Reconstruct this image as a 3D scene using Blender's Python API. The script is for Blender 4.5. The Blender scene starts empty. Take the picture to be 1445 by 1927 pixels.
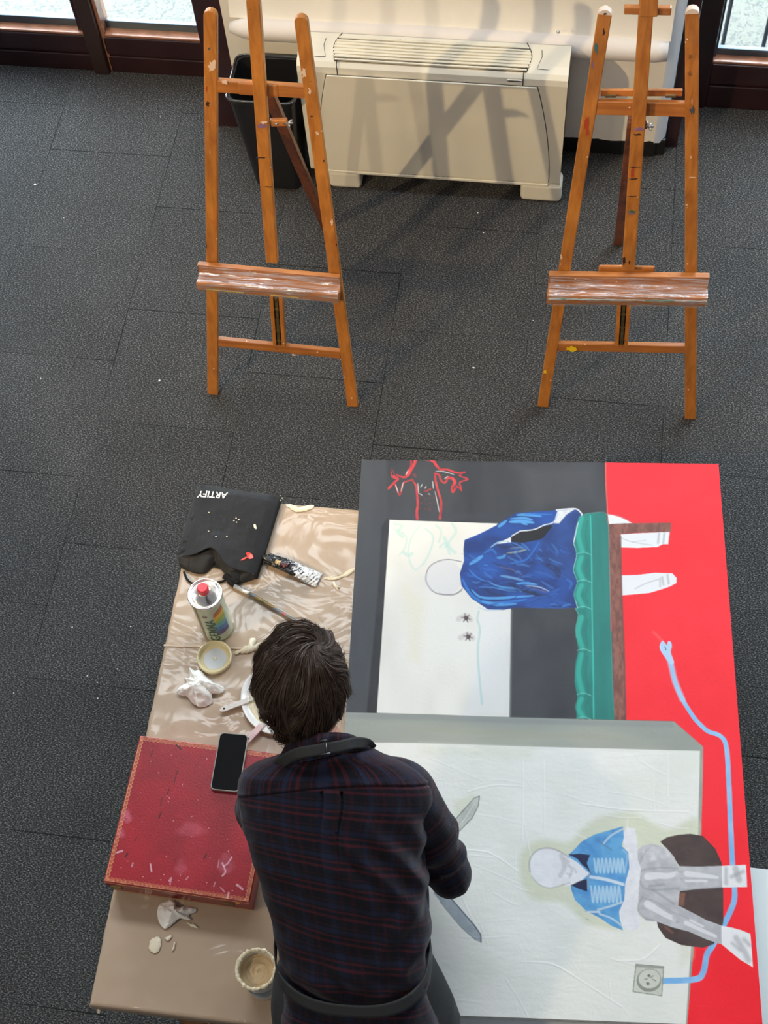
import bpy, bmesh, math, random
import numpy as np
from mathutils import Vector, Matrix, noise
random.seed(7); rng = np.random.default_rng(7)
C = bpy.context.scene.collection
SC = bpy.context.scene

# ---------------------------------------------------------------- camera
F = 2686.42; CX, CY = 722.5, 963.5
R = np.array([[0.98941339, -0.09256829, 0.11176873],
              [0.13503425, 0.86938008, -0.4753357],
              [-0.05316849, 0.48539611, 0.87267619]])
CAM = np.array([2.12137, -4.08758, 4.26359])
cd = bpy.data.cameras.new('camera'); cam = bpy.data.objects.new('camera', cd); C.objects.link(cam)
M4 = Matrix.Identity(4)
for i in range(3):
    for j in range(3): M4[i][j] = R[i, j]
    M4[i][3] = CAM[i]
cam.matrix_world = M4
cd.sensor_fit = 'VERTICAL'; cd.sensor_height = 36.0; cd.lens = F / 1927 * 36.0
cd.clip_start = .05; cd.clip_end = 60
SC.camera = cam

# ---------------------------------------------------------------- world, lights, exposure
SC.view_settings.view_transform = 'Standard'; SC.view_settings.look = 'None'
SC.view_settings.gamma = 1.0; SC.view_settings.use_curve_mapping = False
SC.view_settings.exposure = 0.04
w = bpy.data.worlds.new('room_air'); SC.world = w; w.use_nodes = True
w.node_tree.nodes['Background'].inputs[0].default_value = (.80, .84, .92, 1)
w.node_tree.nodes['Background'].inputs[1].default_value = .27

def light(name, kind, loc, target, energy, color, **kw):
    ld = bpy.data.lights.new(name, kind); o = bpy.data.objects.new(name, ld); C.objects.link(o)
    o.location = loc
    o.rotation_euler = (Vector(target) - Vector(loc)).to_track_quat('-Z', 'Y').to_euler()
    ld.energy = energy; ld.color = color
    for k, v in kw.items(): setattr(ld, k, v)
    return o
# daylight that falls through the tall windows left and right of the pier
light('daylight_left', 'AREA', (-1.1, 1.9, 2.1), (-.2, -.6, 0), 1080, (.80, .90, 1.0), shape='RECTANGLE', size=3.2, size_y=1.7)
light('daylight_right', 'AREA', (4.1, 2.0, 2.2), (3.0, -1.2, 0), 880, (.80, .90, 1.0), shape='RECTANGLE', size=2.8, size_y=1.8)
# soft overhead light added above the work table for brightness and glare
light('overhead_fill', 'AREA', (1.7, -.5, 5.0), (1.9, -2.9, .8), 138, (.88, .95, 1.0), shape='RECTANGLE', size=4.6, size_y=.7)
# warm ceiling track lamps
light('track_lamp', 'SPOT', (-1.75, -4.75, 4.4), (1.6, -.4, .5), 820, (1.0, .76, .45), spot_size=math.radians(34), spot_blend=.5, shadow_soft_size=.035)
light('track_lamp', 'SPOT', (-.9, -4.4, 4.6), (1.2, -3.0, .8), 150, (1.0, .80, .55), spot_size=math.radians(60), spot_blend=.8, shadow_soft_size=.10)
light('track_lamp', 'SPOT', (.3, -5.2, 4.6), (1.7, -.2, .6), 260, (1.0, .80, .54), spot_size=math.radians(32), spot_blend=.6, shadow_soft_size=.05)

# ---------------------------------------------------------------- measuring helpers (points of the photo placed on planes of the room)
def ray(x, y): return R @ np.array([(x - CX) / F, -(y - CY) / F, -1.0])
def bz(x, y, z=0.0):
    d = ray(x, y); return Vector(CAM + d * (z - CAM[2]) / d[2])
def by(x, y, Y):
    d = ray(x, y); return Vector(CAM + d * (Y - CAM[1]) / d[1])
def lean(x, y, y0, t):
    d = ray(x, y); tt = math.tan(math.radians(t))
    s = (y0 + CAM[2] * tt - CAM[1]) / (d[1] - d[2] * tt); return Vector(CAM + d * s)
def lin(r, g=None, b=None):
    if g is None: r, g, b = r
    f = lambda c: (c / 255 / 12.92) if c / 255 <= .04045 else ((c / 255 + .055) / 1.055) ** 2.4
    return (f(r), f(g), f(b))

# ---------------------------------------------------------------- materials
def nt(m): return m.node_tree.nodes, m.node_tree.links
def mat(name, col, rough=.6, metal=0, spec=.5, var=0, vscale=8, bump=0, bscale=60, coat=0, trans=0, alpha=None, sheen=0, stretch=None):
    m = bpy.data.materials.new(name); m.use_nodes = True; N, L = nt(m); b = N['Principled BSDF']
    col = lin(col) if max(col) > 1.5 else col
    b.inputs['Base Color'].default_value = (*col, 1); b.inputs['Roughness'].default_value = rough
    b.inputs['Metallic'].default_value = metal; b.inputs['Specular IOR Level'].default_value = spec
    b.inputs['Coat Weight'].default_value = coat; b.inputs['Transmission Weight'].default_value = trans
    if sheen: b.inputs['Sheen Weight'].default_value = sheen
    tc = N.new('ShaderNodeTexCoord'); vec = tc.outputs['Object']
    if stretch:
        mp = N.new('ShaderNodeMapping'); mp.inputs['Scale'].default_value = stretch; L.new(vec, mp.inputs[0]); vec = mp.outputs[0]
    if var:
        n = N.new('ShaderNodeTexNoise'); n.inputs['Scale'].default_value = vscale; n.inputs['Detail'].default_value = 5; L.new(vec, n.inputs['Vector'])
        r = N.new('ShaderNodeMapRange'); r.inputs[1].default_value = .3; r.inputs[2].default_value = .7
        r.inputs[3].default_value = 1 - var; r.inputs[4].default_value = 1 + var; L.new(n.outputs['Fac'], r.inputs[0])
        x = N.new('ShaderNodeMix'); x.data_type = 'RGBA'; x.blend_type = 'MULTIPLY'; x.inputs[0].default_value = 1
        x.inputs[6].default_value = (*col, 1); L.new(r.outputs[0], x.inputs[7]); L.new(x.outputs[2], b.inputs['Base Color'])
    if bump:
        n2 = N.new('ShaderNodeTexNoise'); n2.inputs['Scale'].default_value = bscale; n2.inputs['Detail'].default_value = 6; L.new(vec, n2.inputs['Vector'])
        bp = N.new('ShaderNodeBump'); bp.inputs['Strength'].default_value = bump; bp.inputs['Distance'].default_value = .004
        L.new(n2.outputs['Fac'], bp.inputs['Height']); L.new(bp.outputs[0], b.inputs['Normal'])
    return m
def painted(name, rough=.5, spec=.5, bump=.15, bscale=400, coat=0):
    m = mat(name, (.5, .5, .5), rough, spec=spec, bump=bump, bscale=bscale, coat=coat); N, L = nt(m)
    a = N.new('ShaderNodeVertexColor'); a.layer_name = 'paint'; L.new(a.outputs[0], N['Principled BSDF'].inputs['Base Color'])
    return m
def wood(name, c1, c2, scale=1.0, spots=True, rough=.42, axis=2):
    m = mat(name, c1, rough, coat=.15); N, L = nt(m); b = N['Principled BSDF']
    tc = [n for n in N if n.type == 'TEX_COORD'][0]; mp = N.new('ShaderNodeMapping')
    s = [60 * scale] * 3; s[axis] = 3 * scale; mp.inputs['Scale'].default_value = s; L.new(tc.outputs['Object'], mp.inputs[0])
    n = N.new('ShaderNodeTexNoise'); n.inputs['Scale'].default_value = 1; n.inputs['Detail'].default_value = 6; n.inputs['Distortion'].default_value = .6; L.new(mp.outputs[0], n.inputs['Vector'])
    cr = N.new('ShaderNodeValToRGB'); cr.color_ramp.elements[0].position = .32; cr.color_ramp.elements[1].position = .70
    cr.color_ramp.elements[0].color = (*lin(c2), 1); cr.color_ramp.elements[1].color = (*lin(c1), 1); L.new(n.outputs['Fac'], cr.inputs[0])
    out = cr.outputs[0]
    # large slow variation
    n3 = N.new('ShaderNodeTexNoise'); n3.inputs['Scale'].default_value = 7; n3.inputs['Detail'].default_value = 3; L.new(tc.outputs['Object'], n3.inputs['Vector'])
    r3 = N.new('ShaderNodeMapRange'); r3.inputs[1].default_value = .3; r3.inputs[2].default_value = .7; r3.inputs[3].default_value = .78; r3.inputs[4].default_value = 1.12; L.new(n3.outputs['Fac'], r3.inputs[0])
    x = N.new('ShaderNodeMix'); x.data_type = 'RGBA'; x.blend_type = 'MULTIPLY'; x.inputs[0].default_value = 1; L.new(out, x.inputs[6]); L.new(r3.outputs[0], x.inputs[7]); out = x.outputs[2]
    if spots:
        for sc, th, colr in ((38, .10, (225, 205, 190)), (26, .075, (60, 40, 40)), (19, .05, (110, 60, 70))):
            v = N.new('ShaderNodeTexVoronoi'); v.inputs['Scale'].default_value = sc; L.new(tc.outputs['Object'], v.inputs['Vector'])
            mt = N.new('ShaderNodeMath'); mt.operation = 'LESS_THAN'; mt.inputs[1].default_value = th; L.new(v.outputs['Distance'], mt.inputs[0])
            sp = N.new('ShaderNodeSeparateColor'); L.new(v.outputs['Color'], sp.inputs[0])
            m2 = N.new('ShaderNodeMath'); m2.operation = 'GREATER_THAN'; m2.inputs[1].default_value = .86; L.new(sp.outputs[0], m2.inputs[0])
            m3 = N.new('ShaderNodeMath'); m3.operation = 'MULTIPLY'; L.new(mt.outputs[0], m3.inputs[0]); L.new(m2.outputs[0], m3.inputs[1])
            y = N.new('ShaderNodeMix'); y.data_type = 'RGBA'; L.new(m3.outputs[0], y.inputs[0]); L.new(out, y.inputs[6]); y.inputs[7].default_value = (*lin(colr), 1); out = y.outputs[2]
    L.new(out, b.inputs['Base Color'])
    bp = N.new('ShaderNodeBump'); bp.inputs['Strength'].default_value = .12; bp.inputs['Distance'].default_value = .002; L.new(n.outputs['Fac'], bp.inputs['Height']); L.new(bp.outputs[0], b.inputs['Normal'])
    return m

# ---------------------------------------------------------------- object helpers
def empty(name, loc, label, cat, group=None):
    o = bpy.data.objects.new(name, None); C.objects.link(o); o.location = loc; o.empty_display_size = .05
    o['label'] = label; o['category'] = cat
    if group: o['group'] = group
    return o
def tag(o, label, cat, group=None):
    o['label'] = label; o['category'] = cat
    if group: o['group'] = group
    return o
def struct(o): o['kind'] = 'structure'; return o
class MB:
    def __init__(s): s.v = []; s.f = []; s.uv = None
    def add(s, vs, fs):
        k = len(s.v); s.v += [tuple(v) for v in vs]; s.f += [tuple(i + k for i in f) for f in fs]; return s
    def box(s, x0, x1, y0, y1, z0, z1):
        return s.add([(x, y, z) for z in (z0, z1) for y in (y0, y1) for x in (x0, x1)],
                     [(0, 2, 3, 1), (4, 5, 7, 6), (0, 1, 5, 4), (2, 6, 7, 3), (0, 4, 6, 2), (1, 3, 7, 5)])
    def beam(s, a, b, wd, n, th):
        """bar a->b whose front face centre line is a-b; wd wide, th thick away from normal n"""
        a = Vector(a); b = Vector(b); n = Vector(n).normalized(); t = (b - a).normalized(); sd = t.cross(n).normalized() * wd / 2; n = sd.cross(t).normalized() if 0 else n
        vs = []
        for p in (a, b):
            vs += [p - sd, p + sd, p + sd - n * th, p - sd - n * th]
        return s.add(vs, [(3, 2, 1, 0), (4, 5, 6, 7), (0, 1, 5, 4), (1, 2, 6, 5), (2, 3, 7, 6), (3, 0, 4, 7)])
    def plate(s, pts, n, th):
        """outline pts (front face) extruded by th against n"""
        n = Vector(n).normalized(); k = len(pts); pts = [Vector(p) for p in pts]
        vs = pts + [p - n * th for p in pts]
        return s.add(vs, [tuple(range(k)), tuple(range(2 * k - 1, k - 1, -1))] + [(i, i + k, (i + 1) % k + k, (i + 1) % k) for i in range(k)])
    def tube(s, pts, r, seg=8, cap=True):
        pts = [Vector(p) for p in pts]; k = len(pts); rs = r if hasattr(r, '__len__') else [r] * k
        vs = []; up = Vector((0, 0, 1)); prev = None
        for i, p in enumerate(pts):
            t = (pts[min(i + 1, k - 1)] - pts[max(i - 1, 0)]).normalized()
            if prev is None:
                a = t.cross(up)
                if a.length < 1e-3: a = t.cross(Vector((1, 0, 0)))
            else: a = prev - t * prev.dot(t)
            a.normalize(); prev = a; b = t.cross(a)
            for j in range(seg):
                th = 2 * math.pi * j / seg; vs.append(p + (a * math.cos(th) + b * math.sin(th)) * rs[i])
        fs = [(i * seg + j, i * seg + (j + 1) % seg, (i + 1) * seg + (j + 1) % seg, (i + 1) * seg + j) for i in range(k - 1) for j in range(seg)]
        if cap: fs += [tuple(range(seg - 1, -1, -1)), tuple(range((k - 1) * seg, k * seg))]
        return s.add(vs, fs)
    def lathe(s, prof, c, seg=48, axis=None, rip=0):
        c = Vector(c); vs = []
        for r, z in prof:
            for j in range(seg):
                th = 2 * math.pi * j / seg; vs.append(c + Vector((r * math.cos(th), r * math.sin(th), z)))
        k = len(prof)
        fs = [(i * seg + j, i * seg + (j + 1) % seg, (i + 1) * seg + (j + 1) % seg, (i + 1) * seg + j) for i in range(k - 1) for j in range(seg)]
        if prof[0][0] > 0: fs.append(tuple(range(seg - 1, -1, -1)))
        if prof[-1][0] > 0: fs.append(tuple(range((k - 1) * seg, k * seg)))
        return s.add(vs, fs)
    def grid(s, fn, nu, nv, closed_u=False):
        vs = [fn(i / (nu if closed_u else nu - 1), j / (nv - 1)) for j in range(nv) for i in range(nu)]
        fs = []
        for j in range(nv - 1):
            for i in range(nu if closed_u else nu - 1):
                i2 = (i + 1) % nu; fs.append((j * nu + i, j * nu + i2, (j + 1) * nu + i2, (j + 1) * nu + i))
        return s.add(vs, fs)
    def build(s, name, m, parent=None, smooth=False, bevel=0, seg=2, solid=0):
        me = bpy.data.meshes.new(name); off = Vector(parent_world(parent)) if parent else Vector((0, 0, 0))
        me.from_pydata([Vector(v) - off for v in s.v], [], s.f); me.validate(); me.update()
        if m: me.materials.append(m)
        o = bpy.data.objects.new(name, me); C.objects.link(o)
        if parent: o.parent = parent
        if s.uv is not None:
            uvl = me.uv_layers.new(name='UVMap'); uva = np.array(s.uv, dtype=np.float32)
            idx = np.empty(len(me.loops), dtype=np.int32); me.loops.foreach_get('vertex_index', idx); uvl.data.foreach_set('uv', uva[idx].ravel())
        bm = bmesh.new(); bm.from_mesh(me); bmesh.ops.recalc_face_normals(bm, faces=bm.faces); bm.to_mesh(me); bm.free()
        if smooth: me.polygons.foreach_set('use_smooth', [True] * len(me.polygons))
        if solid:
            sm = o.modifiers.new('solid', 'SOLIDIFY'); sm.thickness = solid; sm.offset = 0
        if bevel:
            bv = o.modifiers.new('bevel', 'BEVEL'); bv.width = bevel; bv.segments = seg; bv.limit_method = 'ANGLE'; bv.angle_limit = math.radians(35)
        return o
def parent_world(p):
    v = Vector((0, 0, 0))
    while p is not None: v += p.location; p = p.parent
    return v
def catmull(pts, n=8, closed=False):
    P = [np.array(p, float) for p in pts]; k = len(P); out = []
    rg = range(k) if closed else range(k - 1)
    for i in rg:
        a, b, c, d = (P[(i - 1) % k], P[i], P[(i + 1) % k], P[(i + 2) % k]) if closed else (P[max(i - 1, 0)], P[i], P[i + 1], P[min(i + 2, k - 1)])
        for j in range(n):
            t = j / n; out.append(.5 * ((2 * b) + (-a + c) * t + (2 * a - 5 * b + 4 * c - d) * t * t + (-a + 3 * b - 3 * c + d) * t ** 3))
    if not closed: out.append(P[-1])
    return out
def vnoise(h, w, cell, seed=0, oct=3, ax=1.0, ay=1.0):
    """smooth value noise array h x w, features about `cell` samples"""
    g = np.random.default_rng(seed); out = np.zeros((h, w)); amp = 1; tot = 0
    for o in range(oct):
        cx = max(1.5, cell * ax / 2 ** o); cy = max(1.5, cell * ay / 2 ** o)
        gh, gw = int(h / cy) + 3, int(w / cx) + 3; G = g.random((gh, gw))
        y = np.arange(h) / cy; x = np.arange(w) / cx; y0 = y.astype(int); x0 = x.astype(int)
        fy = (y - y0)[:, None]; fx = (x - x0)[None]; fy = fy * fy * (3 - 2 * fy); fx = fx * fx * (3 - 2 * fx)
        a = G[y0][:, x0]; b = G[y0][:, x0 + 1]; c = G[y0 + 1][:, x0]; d = G[y0 + 1][:, x0 + 1]
        out += amp * ((a * (1 - fx) + b * fx) * (1 - fy) + (c * (1 - fx) + d * fx) * fy); tot += amp; amp *= .5
    return out / tot
class Paint:
    """a hand-painted surface: colour and relief held on a fine grid of the surface's own coordinates (metres)"""
    def __init__(s, w, h, step, base):
        s.w, s.h, s.st = w, h, step; s.nx = int(w / step) + 1; s.ny = int(h / step) + 1
        s.c = np.empty((s.ny, s.nx, 3)); s.c[:] = lin(base); s.z = np.zeros((s.ny, s.nx))
        s.X = np.linspace(0, w, s.nx)[None].repeat(s.ny, 0); s.Y = np.linspace(0, h, s.ny)[:, None].repeat(s.nx, 1)
    def win(s, pts, pad):
        p = np.array(pts); x0 = max(0, int((p[:, 0].min() - pad) / s.st)); x1 = min(s.nx, int((p[:, 0].max() + pad) / s.st) + 2)
        y0 = max(0, int((p[:, 1].min() - pad) / s.st)); y1 = min(s.ny, int((p[:, 1].max() + pad) / s.st) + 2)
        return slice(y0, max(y1, y0)), slice(x0, max(x1, x0))
    def blend(s, sl, a, col, colb=None, var=0, seed=1, cell=10, ax=1, ay=1, h=0):
        a = np.clip(a, 0, 1); c = np.array(lin(col)); 
        if colb is not None or var:
            n = vnoise(*a.shape, cell, seed, 3, ax, ay)
            n = np.clip((n - .5) * 2.2 + .5, 0, 1)[..., None]
            if colb is not None: cc = c * (1 - n) + np.array(lin(colb)) * n
            else: cc = c * (1 + var * (n * 2 - 1))
        else: cc = c
        s.c[sl] = s.c[sl] * (1 - a[..., None]) + cc * a[..., None]
        if h: s.z[sl] = s.z[sl] * (1 - a) + a * h
    def poly(s, pts, col, colb=None, soft=.0012, alpha=1, smooth=False, **kw):
        if smooth: pts = catmull(pts, 6, True)
        p = np.array([tuple(q)[:2] for q in pts], float); sl = s.win(p, soft * 2); X = s.X[sl]; Y = s.Y[sl]
        if X.size == 0: return
        ins = np.zeros(X.shape, bool); d2 = np.full(X.shape, 1e9)
        for i in range(len(p)):
            x1, y1 = p[i]; x2, y2 = p[(i + 1) % len(p)]
            if y1 != y2:
                cnd = ((y1 > Y) != (y2 > Y)) & (X < (x2 - x1) * (Y - y1) / (y2 - y1) + x1); ins ^= cnd
            dx, dy = x2 - x1, y2 - y1; L2 = dx * dx + dy * dy + 1e-12
            t = np.clip(((X - x1) * dx + (Y - y1) * dy) / L2, 0, 1); d2 = np.minimum(d2, (X - x1 - t * dx) ** 2 + (Y - y1 - t * dy) ** 2)
        d = np.sqrt(d2); sd = np.where(ins, d, -d)
        s.blend(sl, np.clip(sd / soft + .5, 0, 1) * alpha, col, colb, **kw)
    def line(s, pts, width, col, colb=None, alpha=1, soft=.001, smooth=True, taper=False, rag=0, h=0, **kw):
        """width may be a pair (start, end)"""
        if smooth and len(pts) > 2: pts = catmull(pts, 6)
        p = np.array([tuple(q)[:2] for q in pts], float); w0, w1 = width if hasattr(width, '__len__') else (width, width)
        sl = s.win(p, max(w0, w1) + soft * 2); X = s.X[sl]; Y = s.Y[sl]
        if X.size == 0: return
        best = np.full(X.shape, -1e9); n = len(p) - 1
        for i in range(n):
            x1, y1 = p[i]; x2, y2 = p[i + 1]; dx, dy = x2 - x1, y2 - y1; L2 = dx * dx + dy * dy + 1e-12
            t = np.clip(((X - x1) * dx + (Y - y1) * dy) / L2, 0, 1); d = np.sqrt((X - x1 - t * dx) ** 2 + (Y - y1 - t * dy) ** 2)
            g = (i + t) / n; wd = (w0 + (w1 - w0) * g) / 2
            if taper: wd = wd * np.sqrt(np.clip(np.sin(np.pi * np.clip(g * .96 + .02, 0, 1)), 0, 1))
            best = np.maximum(best, wd - d)
        a = np.clip(best / soft + .5, 0, 1) * alpha
        if rag: a = a * np.clip((vnoise(*a.shape, 4, int(p[0, 0] * 1e5) % 999, 2) - .5 + (1 - rag)) * 4, 0, 1)
        s.blend(sl, a, col, colb, **kw)
        if h: s.z[sl] += h * a
    def mesh(s, name, m, parent, zbase=0.0, origin=(0, 0), flip=True, loc=None):
        """grid mesh; local x = X, local y = -Y"""
        V = np.stack([s.X, -s.Y, s.z + zbase], -1).reshape(-1, 3).astype(np.float32)
        nx, ny = s.nx, s.ny; ii = np.arange(nx - 1)[None] + nx * np.arange(ny - 1)[:, None]
        Fq = np.stack([ii, ii + nx, ii + nx + 1, ii + 1], -1).reshape(-1, 4).astype(np.int32)
        me = bpy.data.meshes.new(name); me.vertices.add(len(V)); me.vertices.foreach_set('co', V.ravel())
        me.loops.add(Fq.size); me.loops.foreach_set('vertex_index', Fq.ravel()); me.polygons.add(len(Fq))
        me.polygons.foreach_set('loop_start', np.arange(0, Fq.size, 4, dtype=np.int32)); me.polygons.foreach_set('loop_total', np.full(len(Fq), 4, np.int32))
        me.polygons.foreach_set('use_smooth', np.ones(len(Fq), bool)); me.update(calc_edges=True)
        at = me.color_attributes.new('paint', 'FLOAT_COLOR', 'POINT')
        col = np.ones((nx * ny, 4), np.float32); col[:, :3] = np.clip(s.c, 0, 1).reshape(-1, 3); at.data.foreach_set('color', col.ravel())
        me.materials.append(m); o = bpy.data.objects.new(name, me); C.objects.link(o)
        if parent: o.parent = parent
        return o
def text_mesh(body, size, fn, name, m, parent, bold=.0, shear=0, spacing=1.0):
    """built-in font outlines turned into a thin mesh; fn maps (x, y) of the lettering to the world"""
    cu = bpy.data.curves.new(name, 'FONT'); cu.body = body; cu.size = size; cu.offset = bold; cu.shear = shear; cu.space_character = spacing
    cu.align_x = 'CENTER'; cu.align_y = 'CENTER'; cu.resolution_u = 4
    t = bpy.data.objects.new(name, cu); C.objects.link(t); dg = bpy.context.evaluated_depsgraph_get()
    me0 = bpy.data.meshes.new_from_object(t.evaluated_get(dg)); bpy.data.objects.remove(t)
    bm = bmesh.new(); bm.from_mesh(me0); bmesh.ops.triangulate(bm, faces=bm.faces); bmesh.ops.subdivide_edges(bm, edges=[e for e in bm.edges if e.calc_length() > size * .3], cuts=3)
    off = parent_world(parent)
    for v in bm.verts: v.co = Vector(fn(v.co.x, v.co.y)) - off
    me = bpy.data.meshes.new(name); bm.to_mesh(me); bm.free(); me.materials.append(m)
    o = bpy.data.objects.new(name, me); C.objects.link(o); o.parent = parent; return o

# ================================================================ STRUCTURE
def carpet():
    m = mat('carpet', (.03, .031, .033), .95, spec=.15, sheen=.05); N, L = nt(m); b = N['Principled BSDF']
    tc = [n for n in N if n.type == 'TEX_COORD'][0]
    def mth(op, a, bb=None, c=None):
        n = N.new('ShaderNodeMath'); n.operation = op
        for i, v in enumerate((a, bb, c)):
            if v is None: continue
            if hasattr(v, 'default_value') or hasattr(v, 'links'): L.new(v, n.inputs[i])
            else: n.inputs[i].default_value = v
        return n.outputs[0]
    sx = N.new('ShaderNodeSeparateXYZ'); L.new(tc.outputs['Object'], sx.inputs[0])
    x = mth('MULTIPLY', sx.outputs[0], 2.0); col = mth('FLOOR', x); fx = mth('SUBTRACT', x, col)
    par = mth('MULTIPLY', mth('FLOORED_MODULO', col, 2.0), .48)          # 0 in even columns
    y = mth('ADD', mth('MULTIPLY', sx.outputs[1], 2.0), mth('SUBTRACT', .48, par)); row = mth('FLOOR', y); fy = mth('SUBTRACT', y, row)
    dx = mth('MINIMUM', fx, mth('SUBTRACT', 1.0, fx)); dy = mth('MINIMUM', fy, mth('SUBTRACT', 1.0, fy)); d = mth('MINIMUM', dy, mth('ADD', dx, .0010))
    nz = N.new('ShaderNodeTexNoise'); nz.inputs['Scale'].default_value = 2.3; L.new(tc.outputs['Object'], nz.inputs['Vector'])
    thr = mth('MULTIPLY', mth('SUBTRACT', nz.outputs['Fac'], .31), .015)
    seam = mth('LESS_THAN', d, thr)
    cmb = N.new('ShaderNodeCombineXYZ'); L.new(col, cmb.inputs[0]); L.new(row, cmb.inputs[1])
    wn = N.new('ShaderNodeTexWhiteNoise'); wn.noise_dimensions = '2D'; L.new(cmb.outputs[0], wn.inputs['Vector'])
    # woven fleck
    mp = N.new('ShaderNodeMapping'); mp.inputs['Rotation'].default_value = (0, 0, .5); mp.inputs['Scale'].default_value = (1, 1.7, 1); L.new(tc.outputs['Object'], mp.inputs[0])
    f1 = N.new('ShaderNodeTexNoise'); f1.inputs['Scale'].default_value = 165; f1.inputs['Detail'].default_value = 2.5; f1.inputs['Roughness'].default_value = .7; L.new(mp.outputs[0], f1.inputs['Vector'])
    cr = N.new('ShaderNodeValToRGB'); e = cr.color_ramp.elements; e[0].position = .33; e[1].position = .70
    e[0].color = (.006, .006, .0065, 1); e[1].color = (.22, .216, .21, 1); k = cr.color_ramp.elements.new(.52); k.color = (.038, .0372, .0368, 1); L.new(f1.outputs['Fac'], cr.inputs[0])
    f2 = N.new('ShaderNodeTexNoise'); f2.inputs['Scale'].default_value = 3; f2.inputs['Detail'].default_value = 4; L.new(tc.outputs['Object'], f2.inputs['Vector'])
    v = mth('MULTIPLY', mth('ADD', mth('MULTIPLY', wn.outputs['Value'], .14), .88), mth('ADD', mth('MULTIPLY', f2.outputs['Fac'], .5), .72))
    v = mth('MULTIPLY', v, mth('SUBTRACT', 1.0, mth('MULTIPLY', seam, .78)))
    mx = N.new('ShaderNodeMix'); mx.data_type = 'RGBA'; mx.blend_type = 'MULTIPLY'; mx.inputs[0].default_value = 1; L.new(cr.outputs[0], mx.inputs[6]); L.new(v, mx.inputs[7]); L.new(mx.outputs[2], b.inputs['Base Color'])
    bp = N.new('ShaderNodeBump'); bp.inputs['Strength'].default_value = .9; bp.inputs['Distance'].default_value = .004
    hh = mth('SUBTRACT', f1.outputs['Fac'], mth('MULTIPLY', seam, 1.0)); L.new(hh, bp.inputs['Height']); L.new(bp.outputs[0], b.inputs['Normal'])
    return m
m_carpet = carpet()
struct(MB().box(-2.6, 5.4, -6.4, .30, -.06, 0).build('floor', m_carpet))

m_wall = mat('wall_paint', (.76, .72, .645), .75, var=.03, vscale=3, bump=.12, bscale=25)
m_bead = mat('corner_bead', (.82, .84, .86), .6, bump=.2, bscale=30)  # bluish white puts the window light on this corner into the colour
m_skirt = mat('black_skirting', (.012, .012, .013), .3, bump=.5, bscale=18)
m_maroon = mat('maroon_frame', (.028, .010, .011), .35, var=.25, vscale=6, coat=.2, bump=.05, bscale=40)
m_brown = mat('brown_post', (.034, .018, .014), .4, var=.2, vscale=10, stretch=(1, 1, .1))
m_lip = mat('highlit_lip', (.30, .13, .075), .25, var=.2, vscale=20, coat=.6)  # lighter brown paints the highlight along the sill lip
m_alu = mat('aluminium', (.085, .115, .145), .35, metal=.4)
# centre pier: plastered wall with bevelled corner on its right side and a ragged lower edge above the black skirting
def pier():
    mb = MB(); x0, x1, xc, z0, z1 = .776, 2.405, 2.445, .088, 5.2
    out = [(x0, -.085), (x1, -.085), (xc, -.045), (xc, .30), (x0, .30)]
    n = 90; bot = []
    prof = []
    for i in range(n + 1):
        x = x0 + (x1 - x0) * i / n; prof.append((x, z0 + .012 * noise.noise(Vector((x * 14, 1, 0))) + .006 * noise.noise(Vector((x * 50, 3, 0)))))
    vs = [(x, -.085, z) for x, z in prof] + [(x, -.085, z1) for x, z in prof]; k = n + 1
    mb.add(vs, [(i, i + 1, i + 1 + k, i + k) for i in range(n)])
    mb.add([(x0, -.085, z0), (x0, -.085, z1), (x0, .3, z1), (x0, .3, z0)], [(0, 1, 2, 3)])
    mb.add([(x0, -.085, z1), (x1, -.085, z1), (xc, -.045, z1), (xc, .3, z1), (x0, .3, z1)], [(0, 1, 2, 3, 4)])
    mb.add([(x0, -.085, z0 + .01), (x1, -.085, z0 + .01), (xc, -.045, z0 + .01), (xc, .3, z0 + .01), (x0, .3, z0 + .01)], [(4, 3, 2, 1, 0)])
    mb.add([(xc, .3, z0), (xc, .3, z1), (x0, .3, z1), (x0, .3, z0)], [(0, 1, 2, 3)])
    return mb
struct(pier().build('wall_back', m_wall))
mb = MB(); z0 = .075
mb.add([(2.403, -.0865, z0 + .012), (2.425, -.073, z0), (2.447, -.045, z0 + .004), (2.447, .02, z0), (2.403, -.0865, 5.2), (2.425, -.073, 5.2), (2.447, -.045, 5.2), (2.447, .02, 5.2)],
       [(0, 1, 5, 4), (1, 2, 6, 5), (2, 3, 7, 6)])
struct(mb.build('trim_1', m_bead, smooth=True))
mb = MB(); mb.box(.79, 2.415, -.078, .29, 0, .098); mb.box(2.40, 2.452, -.066, .29, 0, .084)
struct(mb.build('baseboard_back', m_skirt, bevel=.008))

# left window wall: low rail, panes, posts
YF = .205
def rail(mb, x0, x1, y=YF, h=.185):
    mb.box(x0, x1, y, y + .09, 0, .085); mb.box(x0, x1, y + .008, y + .09, .085, .098); mb.box(x0, x1, y, y + .09, .098, h)
m_glass = mat('window_glass', (.92, .97, .96), .02, trans=1.0, spec=.4)
for nm, x0, x1 in (('window_1', -2.6, .075), ('window_2', .165, .60)):
    mb = MB(); rail(mb, x0 - .01, x1 + .02); mb.box(x0, x1 + .02, YF + .03, YF + .09, 2.75, 2.9)
    wf = struct(mb.build(nm, m_maroon, bevel=.004))
    MB().box(x0, x1 + .015, YF + .004, YF + .055, .185, .197).build('sill_lip', m_lip, wf, bevel=.004)
    MB().box(x0, x1 + .01, YF + .045, YF + .07, .192, .232).build('glazing_bead', m_alu, wf, bevel=.003)
    MB().box(x0, x1 + .01, YF + .055, YF + .061, .21, 2.75).build('pane', m_glass, wf)
mb = MB(); mb.box(.052, .088, YF + .02, YF + .09, 0, 2.9)
struct(mb.build('trim_2', m_maroon, bevel=.004))
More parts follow.
